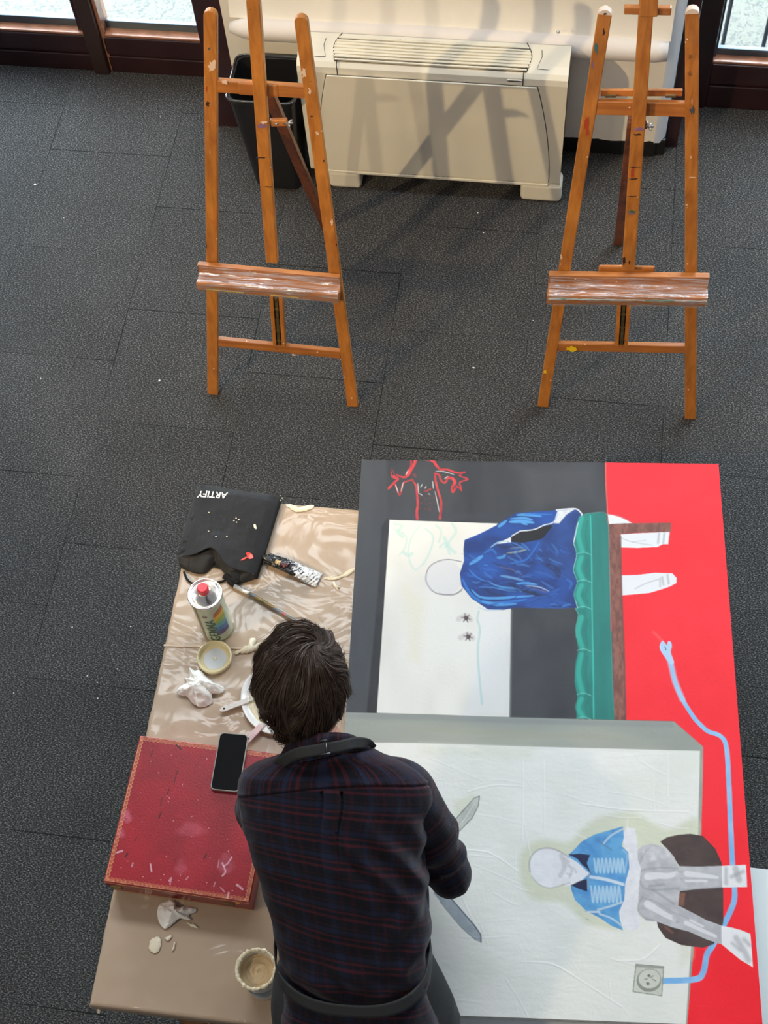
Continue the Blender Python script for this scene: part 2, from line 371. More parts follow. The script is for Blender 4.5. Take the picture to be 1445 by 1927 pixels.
mb = MB(); mb.box(.085, .150, YF - .02, YF + .09, 0, 2.9); struct(mb.build('trim_3', m_brown, bevel=.006))
mb = MB(); mb.box(.150, .166, YF, YF + .09, 0, 2.9); struct(mb.build('trim_4', m_lip, bevel=.004))
mb = MB(); mb.box(.585, .775, YF - .005, YF + .09, 0, 2.9); mb.box(.66, .775, -.06, YF, 0, 2.9)
struct(mb.build('trim_5', m_maroon, bevel=.004))
# right glazed door
mb = MB(); mb.box(2.452, 2.60, .20, .29, 0, 2.9); mb.box(2.452, 2.50, -.02, .21, 0, 2.9); mb.box(2.60, 5.4, .205, .29, 0, .115); mb.box(2.60, 5.4, .213, .29, .115, .125); mb.box(2.60, 5.4, .205, .29, .125, .225); mb.box(2.6, 5.4, .21, .29, 2.75, 2.9)
dr = struct(mb.build('door_1', m_maroon, bevel=.005))
MB().box(2.595, 5.4, .209, .262, .225, .238).build('sill_lip', m_lip, dr, bevel=.004)
MB().box(2.60, 5.4, .248, .272, .235, .268).build('glazing_bead', m_alu, dr, bevel=.003)
MB().box(2.597, 2.612, .235, .272, .235, 2.75).build('glazing_bead', m_alu, dr, bevel=.003)
MB().box(2.60, 5.4, .262, .268, .25, 2.75).build('pane', m_glass, dr)
MB().tube([(2.505, .19, .30), (2.505, .19, .41)], .008, 10).build('hinge', mat('hinge_metal', (.25, .2, .17), .4, metal=.7), dr)
# terrace beyond the glass: pale pebbled slabs and a metal drain sill
def pebbles():
    m = mat('pebbled_concrete', (.55, .54, .45), .85); N, L = nt(m); b = N['Principled BSDF']; tc = [n for n in N if n.type == 'TEX_COORD'][0]
    v = N.new('ShaderNodeTexNoise'); v.inputs['Scale'].default_value = 42; v.inputs['Detail'].default_value = 4; v.inputs['Distortion'].default_value = 1.5; L.new(tc.outputs['Object'], v.inputs['Vector'])
    cr = N.new('ShaderNodeValToRGB'); e = cr.color_ramp.elements; e[0].position = .36; e[1].position = .52; e[0].color = (.055, .057, .053, 1); e[1].color = (.098, .098, .080, 1); L.new(v.outputs['Fac'], cr.inputs[0]); L.new(cr.outputs[0], b.inputs['Base Color'])
    return m
struct(MB().box(-3.5, 6.5, .42, 4.5, -.08, .03).build('terrace', pebbles()))
struct(MB().box(-3.0, .776, .295, .455, -.06, .052).build('trim_6', m_alu, bevel=.006))
struct(MB().box(2.45, 5.6, .295, .50, -.06, .052).build('trim_7', m_alu, bevel=.006))
m_iron = mat('dark_iron', (.05, .055, .065), .5, metal=.5)
rl = empty('terrace_railing', (2.7, .48, .05), 'thin dark upright bars of a railing outside the right glazed door', 'railing')
for x in (2.655, 2.815, 2.975, 3.135, 3.295): MB().tube([(x, .48, .052), (x, .48, 1.05)], .0085, 10).build('bar', m_iron, rl)
MB().box(2.55, 5.0, .465, .495, 1.05, 1.075).build('handrail', m_iron, rl)
# drain hole caps on the sill outside the left window
m_hole = mat('black_rubber', (.01, .01, .01), .7)
dc = None
for px, py in ((205, 50), (232, 50)):
    c = bz(px, py, .053); wh = 'nearer the brown post' if px < 220 else 'farther from the brown post'; o = MB().lathe([(0, 0), (.012, 0), (.013, .002), (0, .003)], c, 20).build('sill_plug', m_hole)
    tag(o, 'small black plug on the metal sill outside the left window, ' + wh, 'plug', 'black plugs in the window sill')

# ---- paper roll hung on the pier
rt = empty('rolled_backdrop', (1.6, -.09, .55), 'long off-white paper backdrop with rolled lower edge on the wall above the heater', 'backdrop')
m_pap = mat('backdrop_paper', (.80, .765, .69), .7, var=.03, vscale=4, bump=.15, bscale=7)
m_rollp = mat('backdrop_roll', (.66, .61, .57), .6, var=.03, vscale=5, bump=.1, bscale=12)
def sheet(u, v):
    x = .815 + (2.405 - .815) * u; z = .625 + 1.9 * v
    return (x, -.093 - .004 * math.sin(u * 9 + v * 5) * (1 - v) - .025 * math.exp(-v * 40), z)
MB().grid(sheet, 60, 30).build('paper_sheet', m_pap, rt, smooth=True)
pts = [(x, -.132 - .002 * math.sin(x * 8), .592 + .001 * math.sin(x * 5)) for x in np.linspace(.815, 2.40, 40)]
MB().tube(pts, [.02, .034] + [.042] * 36 + [.040, .034], 28).build('paper_roll', m_rollp, rt, smooth=True)
c = by(1050, 62, -.176)
MB().lathe([(0, .0), (.006, .002), (.007, .006), (.003, .009), (0, .010)], c, 16).build('pin', mat('pin_metal', (.7, .7, .7), .3, metal=.8), rt, smooth=True)

# ---- fan-coil heater
m_cream = mat('cream_enamel', (.72, .685, .58), .45, var=.02, vscale=5)
m_dark = mat('dark_gap', (.012, .011, .009), .8)
m_grille = mat('grille_enamel', (.60, .57, .48), .5)
X0, X1, Y0, Y1, Z0, Z1 = 1.098, 2.062, -.34, -.182, .088, .632
H = empty('fan_coil_heater', ((X0 + X1) / 2, -.2, 0), 'wide cream fan coil heater with a slatted top grille and two stub feet', 'heater')
def hbody():
    # cross-section in y-z swept along x with rounded ends
    pr = [(Y1, Z0), (Y0 + .02, Z0), (Y0 + .004, Z0 + .006), (Y0, Z0 + .02), (Y0, Z1 - .035), (Y0 + .004, Z1 - .012), (Y0 + .018, Z1 + .002), (Y0 + .05, Z1 + .010), (Y0 + .12, Z1 + .013), (Y1 - .008, Z1 + .012), (Y1, Z1 + .004)]
    mb = MB(); vs = []; ns = 7; cols = []
    for e in range(2 * ns):
        k = e if e < ns else 2 * ns - 1 - e; a = k / (ns - 1) * math.pi / 2; ins = 1 - math.sin(a)
        x = (X0 + .045 * (1 - math.sin(a))) if e < ns else (X1 - .045 * (1 - math.sin(a)))
        x = (X0 + .045 * (1 - math.cos(math.pi / 2 - a)) if 0 else (X0 + .045 * (1 - math.cos(a)) if 0 else x))
        sh = .045 * (1 - math.sqrt(max(0, 1 - (1 - math.sin(a)) ** 2)))
        sh2 = .03 * (1 - math.sin(a))
        cols.append([(x, min(Y1, y + (sh if y < -.25 else 0)), z - (sh2 if z > .5 else 0)) for y, z in pr])
    k = len(pr)
    for c_ in cols: vs += c_
    fs = [(i * k + j, i * k + (j + 1) % k, (i + 1) * k + (j + 1) % k, (i + 1) * k + j) for i in range(len(cols) - 1) for j in range(k)]
    fs += [tuple(range(k - 1, -1, -1)), tuple(range((len(cols) - 1) * k, len(cols) * k))]
    return mb.add(vs, fs)
hb = hbody().build('casing', m_cream, H, smooth=False, bevel=.006, seg=3)
# front panel: gently bowed right and left edges
def fp(x, z, y=Y0 - .006): return (x, y, z)
zt, zb = .590, .110
L_ = [(1.150 + .0, zt)]; right = [(1.955 + .062 * math.sin(t * math.pi / 2) ** .9 if t else 1.955, zt + (zb - zt) * (t ** 1.0)) for t in np.linspace(0, 1, 14)]
left = [(1.150 + (1.205 - 1.150) - .062 * math.sin(t * math.pi / 2) ** .9 if t else 1.205, zt + (zb - zt) * t) for t in np.linspace(0, 1, 14)][::-1]
poly = [fp(x, z) for x, z in right + left]
MB().plate(poly, (0, -1, 0), .010).build('front_panel', m_cream, H, bevel=.002)
# dark shadow gap around the panel
MB().plate([fp(x + (.0022 if x > 1.6 else -.0022), z + (.0022 if z > .3 else -.0022), Y0 - .0008) for x, z in right + left], (0, -1, 0), .004).build('panel_gap', m_dark, H)
# grille: dark well and eleven slats on the top
gx0, gx1 = 1.235, 1.915
def topz(y): 
    t = (y - Y0) / (.16); return Z1 + .004 + .009 * min(1, max(0, t))
n = 8; ys = np.linspace(Y0 + .025, Y0 + .127, n)
def well(u, v):
    y = Y0 + .018 + .116 * v; bow = .012 * math.sin(math.pi * v); x = gx0 - bow + (gx1 - gx0 + 2 * bow) * u
    return (x, y, topz(y) + .0022)
MB().grid(well, 24, 8).build('grille_well', m_dark, H)
for i, y in enumerate(ys):
    bow = .012 * math.sin(math.pi * i / (n - 1)); z = topz(y) + .009
    pts = [(gx0 - bow + (gx1 - gx0 + 2 * bow) * t, y + .004 * (1 - (2 * t - 1) ** 2) * -1, z - .003 * (2 * t - 1) ** 4) for t in np.linspace(0, 1, 16)]
    mb = MB()
    for a, b in zip(pts[:-1], pts[1:]): mb.add([(a[0], a[1] - .0038, a[2]), (a[0], a[1] + .0038, a[2]), (b[0], b[1] + .0032, b[2]), (b[0], b[1] - .0032, b[2]), (a[0], a[1] - .0032, a[2] - .006), (a[0], a[1] + .0032, a[2] - .006), (b[0], b[1] + .0032, b[2] - .006), (b[0], b[1] - .0032, b[2] - .006)], [(0, 1, 2, 3), (0, 3, 7, 4), (1, 5, 6, 2), (4, 7, 6, 5)])
    mb.build('grille_slat', m_cream, H)
# seams of the end caps and service flaps
for sx, s in ((1.905, 1), (1.245, -1)):
    pts = [(sx + s * (.022 * math.sin(math.pi * min(1, t * 1.15))), Y0 + .15 - .15 * t, topz(Y0 + .15 - .15 * t) + .0035) for t in np.linspace(0, 1, 14)]
    pts += [(sx, Y0 - .001, Z1 - .02), (sx, Y0 - .002, zt + .004)]
    MB().tube(pts, .0014, 6).build('cap_seam', m_dark, H)
    xo = 2.035 if s > 0 else 1.12
    pts = [(sx + s * .055, Y0 + .12, topz(Y0 + .12) + .0032), (sx + s * .058, Y0 + .09, topz(Y0 + .09) + .0032), (sx + s * .045, Y0 + .035, topz(Y0 + .035) + .0032), (xo, Y0 + .035, topz(Y0 + .03) - .004)]
    MB().tube(pts, .0010, 6).build('flap_seam', m_dark, H)
c = by(968, 151, Y0 - .008)
MB().box(c.x - .026, c.x + .026, Y0 - .012, Y0 - .006, c.z - .006, c.z + .004).build('badge', mat('badge_metal', (.62, .6, .55), .3, metal=.3), H, bevel=.001)
MB().box(c.x - .020, c.x + .020, Y0 - .0126, Y0 - .0118, c.z - .003, c.z + .000).build('badge_inlay', m_dark, H)
# bottom lip
MB().box(X0 + .05, X1 - .045, Y0 - .007, Y0 + .02, Z0 + .002, Z0 + .016).build('bottom_rail', m_cream, H, bevel=.003)
for a, b in ((1.165, 1.292), (1.912, 2.070)):
    o = MB().box(a, b, Y0 - .004, -.26, 0, .095)
    o.build('foot', m_cream, H, bevel=.018, seg=4)

# ---- waste bin
m_bin = mat('black_plastic', (.012, .012, .013), .30, bump=.05, bscale=80)
m_rim = mat('glossy_black_rim', (.03, .03, .03), .12, coat=1)
B = empty('waste_bin', (.965, -.3, 0), 'tall black rectangular waste bin between the wall and the left easel', 'bin')
def binring(x0, x1, y0, y1, z, r=.03):
    pts = []
    for cx, cy, a0 in ((x1 - r, y1 - r, 0), (x0 + r, y1 - r, 90), (x0 + r, y0 + r, 180), (x1 - r, y0 + r, 270)):
        for k in range(5):
            a = math.radians(a0 + k * 22.5); pts.append((cx + r * math.cos(a), cy + r * math.sin(a), z))
    return pts
rings = [binring(.905, 1.065, -.375, -.22, .012), binring(.888, 1.067, -.380, -.205, .03), binring(.850, 1.092, -.390, -.170, .47), binring(.845, 1.097, -.396, -.165, .475), binring(.845, 1.097, -.396, -.165, .49), binring(.853, 1.089, -.388, -.173, .49), binring(.858, 1.084, -.382, -.178, .45), binring(.90, 1.06, -.372, -.215, .04)]
rings = [[(x - .012, y, z) for x, y, z in r] for r in rings]
k = 20; vs = sum(rings, []); fs = [(i * k + j, i * k + (j + 1) % k, (i + 1) * k + (j + 1) % k, (i + 1) * k + j) for i in range(len(rings) - 1) for j in range(k)] + [tuple(range(k - 1, -1, -1)), tuple(range((len(rings) - 1) * k, len(rings) * k))]
MB().add(vs, fs).build('bin_body', m_bin, B, smooth=False, bevel=.001)
rr = binring(.831, 1.087, -.398, -.163, .492); rr = rr + rr[:1]
MB().tube(rr, .0045, 8, cap=False).build('rim', m_rim, B, smooth=True)

# ================================================================ EASELS
m_wood = wood('easel_beech', (188, 122, 52), (160, 96, 36), 1.0, axis=2)
m_woodx = wood('easel_beech_cross', (180, 114, 52), (150, 88, 36), 1.0, axis=0)
m_dwood = wood('easel_dark_wood', (140, 78, 40), (92, 48, 24), 1.0, axis=2, spots=False)
m_endw = mat('pale_end_grain', lin(206, 190, 178), .7)
m_brass = mat('aged_brass', (.20, .15, .07), .4, metal=.8, var=.3, vscale=60)
m_steel = mat('dull_steel', (.40, .38, .36), .35, metal=.9)
def filmmat():
    m = bpy.data.materials.new('cling_film'); m.use_nodes = True; N, L = nt(m); N.clear()
    o = N.new('ShaderNodeOutputMaterial'); t = N.new('ShaderNodeBsdfTransparent'); g = N.new('ShaderNodeBsdfGlossy'); g.inputs['Roughness'].default_value = .22
    g.inputs['Color'].default_value = (.9, .9, .95, 1); d = N.new('ShaderNodeBsdfDiffuse'); d.inputs['Color'].default_value = (.7, .68, .72, 1)
    tc = N.new('ShaderNodeTexCoord'); mp = N.new('ShaderNodeMapping'); mp.inputs['Scale'].default_value = (10, 150, 150); mp.inputs['Rotation'].default_value = (0, .05, .05); L.new(tc.outputs['Object'], mp.inputs[0])
    n = N.new('ShaderNodeTexNoise'); n.inputs['Scale'].default_value = 1; n.inputs['Detail'].default_value = 4; L.new(mp.outputs[0], n.inputs['Vector'])
    bp = N.new('ShaderNodeBump'); bp.inputs['Strength'].default_value = 1; bp.inputs['Distance'].default_value = .004; L.new(n.outputs['Fac'], bp.inputs['Height']); L.new(bp.outputs[0], g.inputs['Normal']); L.new(bp.outputs[0], d.inputs['Normal'])
    a = N.new('ShaderNodeMixShader'); a.inputs[0].default_value = .45; L.new(g.outputs[0], a.inputs[1]); L.new(d.outputs[0], a.inputs[2])
    r = N.new('ShaderNodeMapRange'); r.inputs[1].default_value = .42; r.inputs[2].default_value = .66; r.inputs[3].default_value = .06; r.inputs[4].default_value = .70; L.new(n.outputs['Fac'], r.inputs[0])
    x = N.new('ShaderNodeMixShader'); L.new(r.outputs[0], x.inputs[0]); L.new(t.outputs[0], x.inputs[1]); L.new(a.outputs[0], x.inputs[2]); L.new(x.outputs[0], o.inputs[0]); return m
m_film = filmmat()
T = 12
def easel(P):
    y0 = P['y0']; nrm = Vector((0, -math.cos(math.radians(T)), math.sin(math.radians(T)))); up = Vector((0, math.sin(math.radians(T)), math.cos(math.radians(T))))
    q = lambda x, y, f=0.0: lean(x, y, y0 - f / math.cos(math.radians(T)), T)   # point of the leaning front plane, f metres in front of it
    base = (q(*P['legL'][0]) + q(*P['legR'][0])) / 2; base.z = 0
    E = empty('studio_easel', base, P['label'], 'easel', 'studio easels')
    X = Vector((1, 0, 0))
    def leg(a, b, wd, th, f=0, rounded=True, material=None, name='leg'):
        a = q(*a, f); b = q(*b, f)
        if a.z < .05:
            t = (b - a).normalized(); a = a - t * ((a.z) / t.z)          # foot on the floor
        t = (b - a).normalized(); sd = t.cross(nrm).normalized(); h = wd / 2
        pts = [a - sd * h, a + sd * h]
        c = b - t * h if rounded else b
        if rounded: pts += [c + sd * h * math.cos(k) + t * h * math.sin(k) for k in np.linspace(0, math.pi, 9)]
        else: pts += [c + sd * h, c - sd * h]
        o = MB().plate(pts, nrm, th).build(name, material or m_wood, E, bevel=.0025)
        zs = min(v.co.z + E.location.z for v in o.data.vertices)
        for v in o.data.vertices:
            if v.co.z < 0.012: v.co.z = max(v.co.z, 0.0)
        return o
    lg = [leg(P['legL'][0], P['legL'][1], .0385, .022), leg(P['legR'][0], P['legR'][1], .0385, .022)]
    for l, (a, b) in zip(lg, (P['legL'], P['legR'])):
        if P.get('caps'):
            t = (q(*b) - q(*a)).normalized(); sd = t.cross(nrm).normalized(); c = q(*b) - t * .019
            pts = [c + sd * .0196 * math.cos(k) + t * .0196 * math.sin(k) for k in np.linspace(.25, math.pi - .25, 9)]
            MB().plate([p_ + nrm * .0008 for p_ in pts] , nrm, .0236).build('end_cap', m_endw, l)
    # cross bars
    for a, b, hh, nm in P['bars']:
        A = q(*a, -.003); Bp = q(*b, -.003)
        MB().beam(A, Bp, hh, nrm, .020).build(nm, m_woodx, E, bevel=.0025)
    # mast in front, continuing upwards
    a, b = P['mast']; A = q(*a, .026); Bp = q(*b, .026); t = (Bp - A).normalized(); Bp = A + t * P.get('mast_len', 1.25)
    MB().beam(A, Bp, P.get('mw', .038), nrm, .028).build('mast', m_wood, E, bevel=.003)
    # block behind the mast
    a, b, hh = P['block']; MB().beam(q(*a, .0), q(*b, .0), hh, nrm, .012).build('mast_guide', m_woodx, E, bevel=.006)
    # tray swept along its length
    a, b = P['tray']; A = q(*a, 0); Bp = q(*b, 0); t = (Bp - A).normalized(); fw = Vector((0, -1, 0)); zz = Vector((0, 0, 1))
    prof = P['tprof']
    vs = []
    for p_ in (A, Bp): vs += [p_ + fw * f + zz * z for f, z in prof]
    k = len(prof)
    tr = MB().add(vs, [tuple(range(k)), tuple(range(2 * k - 1, k - 1, -1))] + [(i, i + k, (i + 1) % k + k, (i + 1) % k) for i in range(k)]).build('tray', m_woodx, E, bevel=.0018)
    # cling film over the tray
    def film(u, v):
        f0 = [(.016, .040), (.024, .010), (.040, .014), (.060, .022), (.078, .022), (.084, .005), (.082, -.022)]
        g = v * (len(f0) - 1); i = min(int(g), len(f0) - 2); fr = g - i; f = f0[i][0] * (1 - fr) + f0[i + 1][0] * fr; z = f0[i][1] * (1 - fr) + f0[i + 1][1] * fr
        p_ = A + (Bp - A) * (.01 + .99 * u); nn = noise.noise(Vector((u * 9, v * 9 + u * 6, P['seed']))) * .5 + noise.noise(Vector((u * 30, v * 25, P['seed'] + 4))) * .25
        s_ = P['tdepth'] / .078
        return p_ + fw * (f * s_ + .004 * nn + .002) + zz * (z + .006 * nn + .002)
    MB().grid(film, 110, 26).build('cling_film', m_film, tr, smooth=True)
    # coloured smear along the lip
    for (u0, u1, col, w_) in P['smears']:
        pts = [A + (Bp - A) * u + fw * (P['tdepth'] + .0015) + zz * (P['lipz'] + .003 * noise.noise(Vector((u * 30, 0, 1)))) for u in np.linspace(u0, u1, 20)]
        MB().tube(pts, [w_ * (.5 + .5 * abs(noise.noise(Vector((p_.x * 60, 2, 0)))) + .2) for p_ in pts], 6).build('smear_or_glint', mat('smear', col, .5), tr)
    # ratchet channel below the tray
    a, b = P['chan']; A = q(*a, -.002); Bp = q(*b, -.002); t = (Bp - A).normalized(); sd = t.cross(nrm).normalized()
    for s_ in (-1, 1): MB().beam(A + sd * .0155 * s_, Bp + sd * .0155 * s_, .013, nrm, .024).build('channel_rail', m_wood, E, bevel=.0015)
    MB().beam(A - nrm * .010, Bp - nrm * .010, .020, nrm, .004).build('channel_back', m_dark, E)
    L_ = (Bp - A).length; rk = MB().beam(A - nrm * .003, Bp - nrm * .003, .010, nrm, .003); rt_ = rk.build('ratchet_strip', m_brass, E)
    nn = P['teeth']
    for i in range(nn):
        c = A + t * L_ * (i + .5) / nn; MB().beam(c - sd * .0075, c + sd * .0075, .005, nrm, .006).build('ratchet_tooth', m_brass, rt_)
    # rear leg
    a = q(*P['rear'][0], -.026); f = bz(*P['rear'][1], 0); d = (f - a).normalized(); n2 = Vector((d.y, -d.x, 0)).normalized() if 0 else Vector((0, -d.z, d.y)).normalized()
    if n2.y > 0: n2 = -n2
    MB().beam(f, a, .034, X if P.get('sidewise') else n2, .022 if not P.get('sidewise') else .028).build('rear_leg', m_dwood, E, bevel=.002)
    # clamp with wing nut
    a, b = P['clamp']; A = q(*a, .012); Bp = q(*b, .012)
    cl = MB().beam(A, Bp, .022, nrm, .016).build('clamp', m_dwood if P.get('dark_clamp') else m_woodx, E, bevel=.003)
    t = (Bp - A).normalized(); e = Bp + t * .004
    mb = MB(); mb.tube([Bp - t * .01, Bp + t * .018], .0035, 8)
    for s_ in (-1, 1): mb.tube([e + nrm * .002, e + nrm * .012 * s_ + t * .004, e + nrm * .018 * s_ + t * .008], [.004, .004, .002], 8)
    mb.build('wing_nut', m_steel, cl, smooth=True)
    MB().lathe([(0, 0), (.006, 0), (.006, .003), (0, .004)], A + (Bp - A) * .35 + nrm * .001, 12).build('bolt', m_steel, cl)
    # traced paint marks on the faces
    by_col = {}
    for (x, y, rx, ry, col) in P['marks']: by_col.setdefault(col, []).append((x, y, rx, ry))
    for col, lst in by_col.items():
        mcol = mat('paint_mark', col, .45)
        for (x, y, rx, ry) in lst:
            onm = False
            (mx0, my0), (mx1, my1) = P['mast']; mxx = mx1 + (mx0 - mx1) * (y - my1) / (my0 - my1)
            if abs(x - mxx) < 15 and y < my0: onm = True
            fq = .0265 if onm else .0005
            ks = 16; pts = []; rx *= .75; ry *= .85
            for k in range(ks):
                a_ = 2 * math.pi * k / ks; r_ = .9 + 1.1 * noise.noise(Vector((x + 2.2 * math.cos(a_), y + 2.2 * math.sin(a_), k * .2)))
                pts.append(q(x + rx * r_ * math.cos(a_), y + ry * r_ * math.sin(a_), fq + .0006))
            MB().plate(pts, nrm, .0009).build('paint_mark', mcol, E)
    return E, q, nrm, up
W_, K_, RD, PU, YE, TL, GR = (212, 184, 160), (52, 34, 30), (165, 62, 30), (128, 92, 120), (226, 190, 20), (60, 105, 110), (66, 76, 84)
easel(dict(y0=-1.352, seed=1, label='beech studio easel in front of the black bin, its ledge wrapped in cling film', legL=((400, 741), (395, 20)), legR=((664, 770), (564.5, 31)),
    bars=[((405, 163), (578, 175), .040, 'top_rail'), ((405, 645), (640, 669), .032, 'bottom_rail')],
    mast=((511, 496), (475, 0)), block=((447, 167), (524, 172), .044), tray=((377, 509), (642, 533)), tdepth=.062, lipz=-.014,
    tprof=[(-.004, -.018), (-.004, .044), (.014, .046), (.016, .010), (.026, .004), (.040, .004), (.050, .014), (.060, .014), (.064, .004), (.062, -.024), (.010, -.026)],
    smears=[(.06, .33, (200, 180, 40), .003), (.52, .72, (205, 170, 40), .003)], teeth=6, chan=((517, 532), (525, 652)), rear=((500, 170), (612, 430)),
    clamp=((508, 233), (540, 232)), marks=[(400, 125, 8, 12, W_), (422, 155, 8, 4, W_), (571, 137, 6, 12, W_), (583, 172, 4, 7, W_), (565, 114, 2, 2, RD), (388, 168, 3, 7, RD), (391, 195, 4, 8, K_), (586, 219, 3, 2, K_), (609, 303, 2.5, 2.5, K_), (597, 251, 4, 4, W_), (494, 237, 13, 5, PU), (496, 231, 10, 2.5, W_), (492, 297, 11, 1.6, K_), (505, 352, 9, 1.4, K_), (388, 465, 1.5, 6, K_), (624, 419, 4, 6, W_), (634, 553, 2, 5, W_), (597, 663, 2, 2, W_), (552, 668, 5, 2, W_), (393, 92, 3, 3, GR), (610, 457, 3, 1.5, K_), (633, 461, 2, 3, K_), (662, 749, 1.3, 3, W_), (395, 287, 1, 5, W_), (640, 676, 1.4, 2, W_)]))
ER, qR, nR, uR = easel(dict(y0=-1.285, seed=5, label='beech studio easel at the right with white-capped legs and film-wrapped ledge', legL=((1020, 774), (1139.5, 19)), legR=((1299, 783), (1302.5, 17)), caps=True,
    bars=[((1112, 204), (1296, 208), .044, 'top_rail'), ((1040, 654), (1300, 659), .032, 'bottom_rail')],
    mast=((1182, 508), (1217, 0)), mw=.040, block=((1126, 508), (1232, 510), .030), tray=((1032, 528), (1331, 532)), tdepth=.078, lipz=.008,
    tprof=[(-.006, -.022), (-.006, .044), (.016, .046), (.018, .012), (.028, .004), (.054, .004), (.064, .020), (.076, .020), (.080, .010), (.078, -.022), (.012, -.030)],
    smears=[(.02, .30, (150, 175, 180), .004), (.30, .62, (170, 185, 180), .0035), (.62, .80, (90, 140, 125), .004), (.80, 1.0, (190, 190, 190), .003), (.08, .14, (60, 130, 90), .004)], teeth=4, chan=((1175, 556), (1169, 652)), rear=((1192, 225), (1163, 462)),
    clamp=((1180, 237), (1218, 238)), dark_clamp=True, marks=[(1136, 62, 3, 9, K_), (1122, 88, 5, 12, TL), (1115, 122, 3, 8, PU), (1104, 235, 6, 22, RD), (1303, 208, 6, 9, GR), (1302, 192, 1.5, 7, W_), (1299, 107, 5, 5, (130, 80, 40)), (1298, 139, 5, 5, (130, 80, 40)), (1202, 244, 13, 4, PU), (1201, 254, 12, 2, K_), (1196, 315, 12, 1.2, K_), (1190, 325, 4, 13, RD), (1192, 337, 11, 1.4, K_), (1188, 398, 11, 2.5, (70, 100, 70)), (1187, 402, 11, 3, PU), (1190, 370, 12, 1.2, K_), (1174, 492, 4, 9, K_), (1184, 494, 2, 4, K_), (1303, 334, 8, 1.2, W_), (1300, 296, 2, 4, W_), (1292, 386, 3, 1.5, W_), (1075, 656, 12, 6, YE), (1025, 700, 4, 4, YE), (1056, 484, 3, 6, W_), (1139, 26, 5, 3, K_)]))
# hinged flap behind the right easel's top rail
MB().beam(qR(1130, 176, -.030), qR(1284, 176, -.030), .020, nR, .012).build('hinged_flap', m_woodx, ER, bevel=.002)
for x in (1149, 1262): MB().beam(qR(x - 10, 182, -.012), qR(x + 10, 182, -.012), .007, nR, .006).build('hinge', m_brass, ER)
MB().beam(qR(1174, 21, .036), qR(1263, 23, .036), .022, nR, .020).build('canvas_holder', m_woodx, ER, bevel=.003)
MB().beam(qR(1220, 33, .052), qR(1223, -40, .052), .048, nR, .014).build('holder_block', m_wood, ER, bevel=.003)

# ================================================================ TABLE
ZT = .76
def kraft():
    m = mat('kraft_paper_under_film', (.43, .315, .215), .5, var=.06, vscale=3); N, L = nt(m); b = N['Principled BSDF']; tc = [n for n in N if n.type == 'TEX_COORD'][0]
    b.inputs['Coat Weight'].default_value = .55; b.inputs['Coat Roughness'].default_value = .15
    n = N.new('ShaderNodeTexNoise'); n.inputs['Scale'].default_value = 5; n.inputs['Detail'].default_value = 3; n.inputs['Distortion'].default_value = 1.2; L.new(tc.outputs['Object'], n.inputs['Vector'])
    bp = N.new('ShaderNodeBump'); bp.inputs['Strength'].default_value = .8; bp.inputs['Distance'].default_value = .022; L.new(n.outputs['Fac'], bp.inputs['Height']); L.new(bp.outputs[0], b.inputs['Coat Normal'])
    n2 = N.new('ShaderNodeTexNoise'); n2.inputs['Scale'].default_value = 9; n2.inputs['Detail'].default_value = 2; L.new(tc.outputs['Object'], n2.inputs['Vector'])
    b2 = N.new('ShaderNodeBump'); b2.inputs['Strength'].default_value = .25; b2.inputs['Distance'].default_value = .004; L.new(n2.outputs['Fac'], b2.inputs['Height']); L.new(b2.outputs[0], b.inputs['Normal'])
    return m
m_kraft = kraft(); m_plank = wood('table_leg_pine', (190, 130, 70), (150, 95, 45), .6, spots=False)
m_film2 = filmmat(); m_film2.name = 'clear_sheet_edge'
tl, tr_, bl = bz(370, 935, ZT), bz(673, 948, ZT), bz(168, 1889, ZT)
exx = Vector((1, .012, 0)).normalized(); eyy = Vector((.016, -1, 0)).normalized(); TW, TD = 1.42, (bl - tl).length
TB = empty('work_table', (tl.x + .7, tl.y - .7, 0), 'big square work table covered in brown paper under clear plastic', 'table')
def tp(u, v, z=ZT): p = tl + exx * u + eyy * v; return Vector((p.x, p.y, z))
# top (board) and the wrapped paper with rounded drooping edges
MB().add([tp(.005, .005, ZT - .032), tp(TW - .005, .005, ZT - .032), tp(TW - .005, TD - .005, ZT - .032), tp(.005, TD - .005, ZT - .032), tp(.005, .005, ZT - .003), tp(TW - .005, .005, ZT - .003), tp(TW - .005, TD - .005, ZT - .003), tp(.005, TD - .005, ZT - .003)],
         [(3, 2, 1, 0), (4, 5, 6, 7), (0, 1, 5, 4), (1, 2, 6, 5), (2, 3, 7, 6), (3, 0, 4, 7)]).build('table_top', m_plank, TB)
def cover(u, v):
    # u, v in 0..1 across, with skirts folded down outside
    def ax(t, Lg):
        e = .045; s = t * (Lg + 2 * e) - e
        if s < 0: return 0 - .004 * min(1, -s / .01), -max(0, -s - .001)
        if s > Lg: return Lg + .004 * min(1, (s - Lg) / .01), -max(0, s - Lg - .001)
        return s, 0
    a, da = ax(u, TW); b, db = ax(v, TD); d = min(da, db)
    wv = .0018 * noise.noise(Vector((a * 9, b * 9, 2))) + .0009 * noise.noise(Vector((a * 26, b * 26, 5))) if d == 0 else 0
    z = ZT + (wv - .0012 if d == 0 else d)
    return tp(a + (.003 * noise.noise(Vector((b * 20, d * 40, 1))) if d < 0 else 0), b, z)
MB().grid(cover, 230, 230).build('paper_cover', m_kraft, TB, smooth=True)
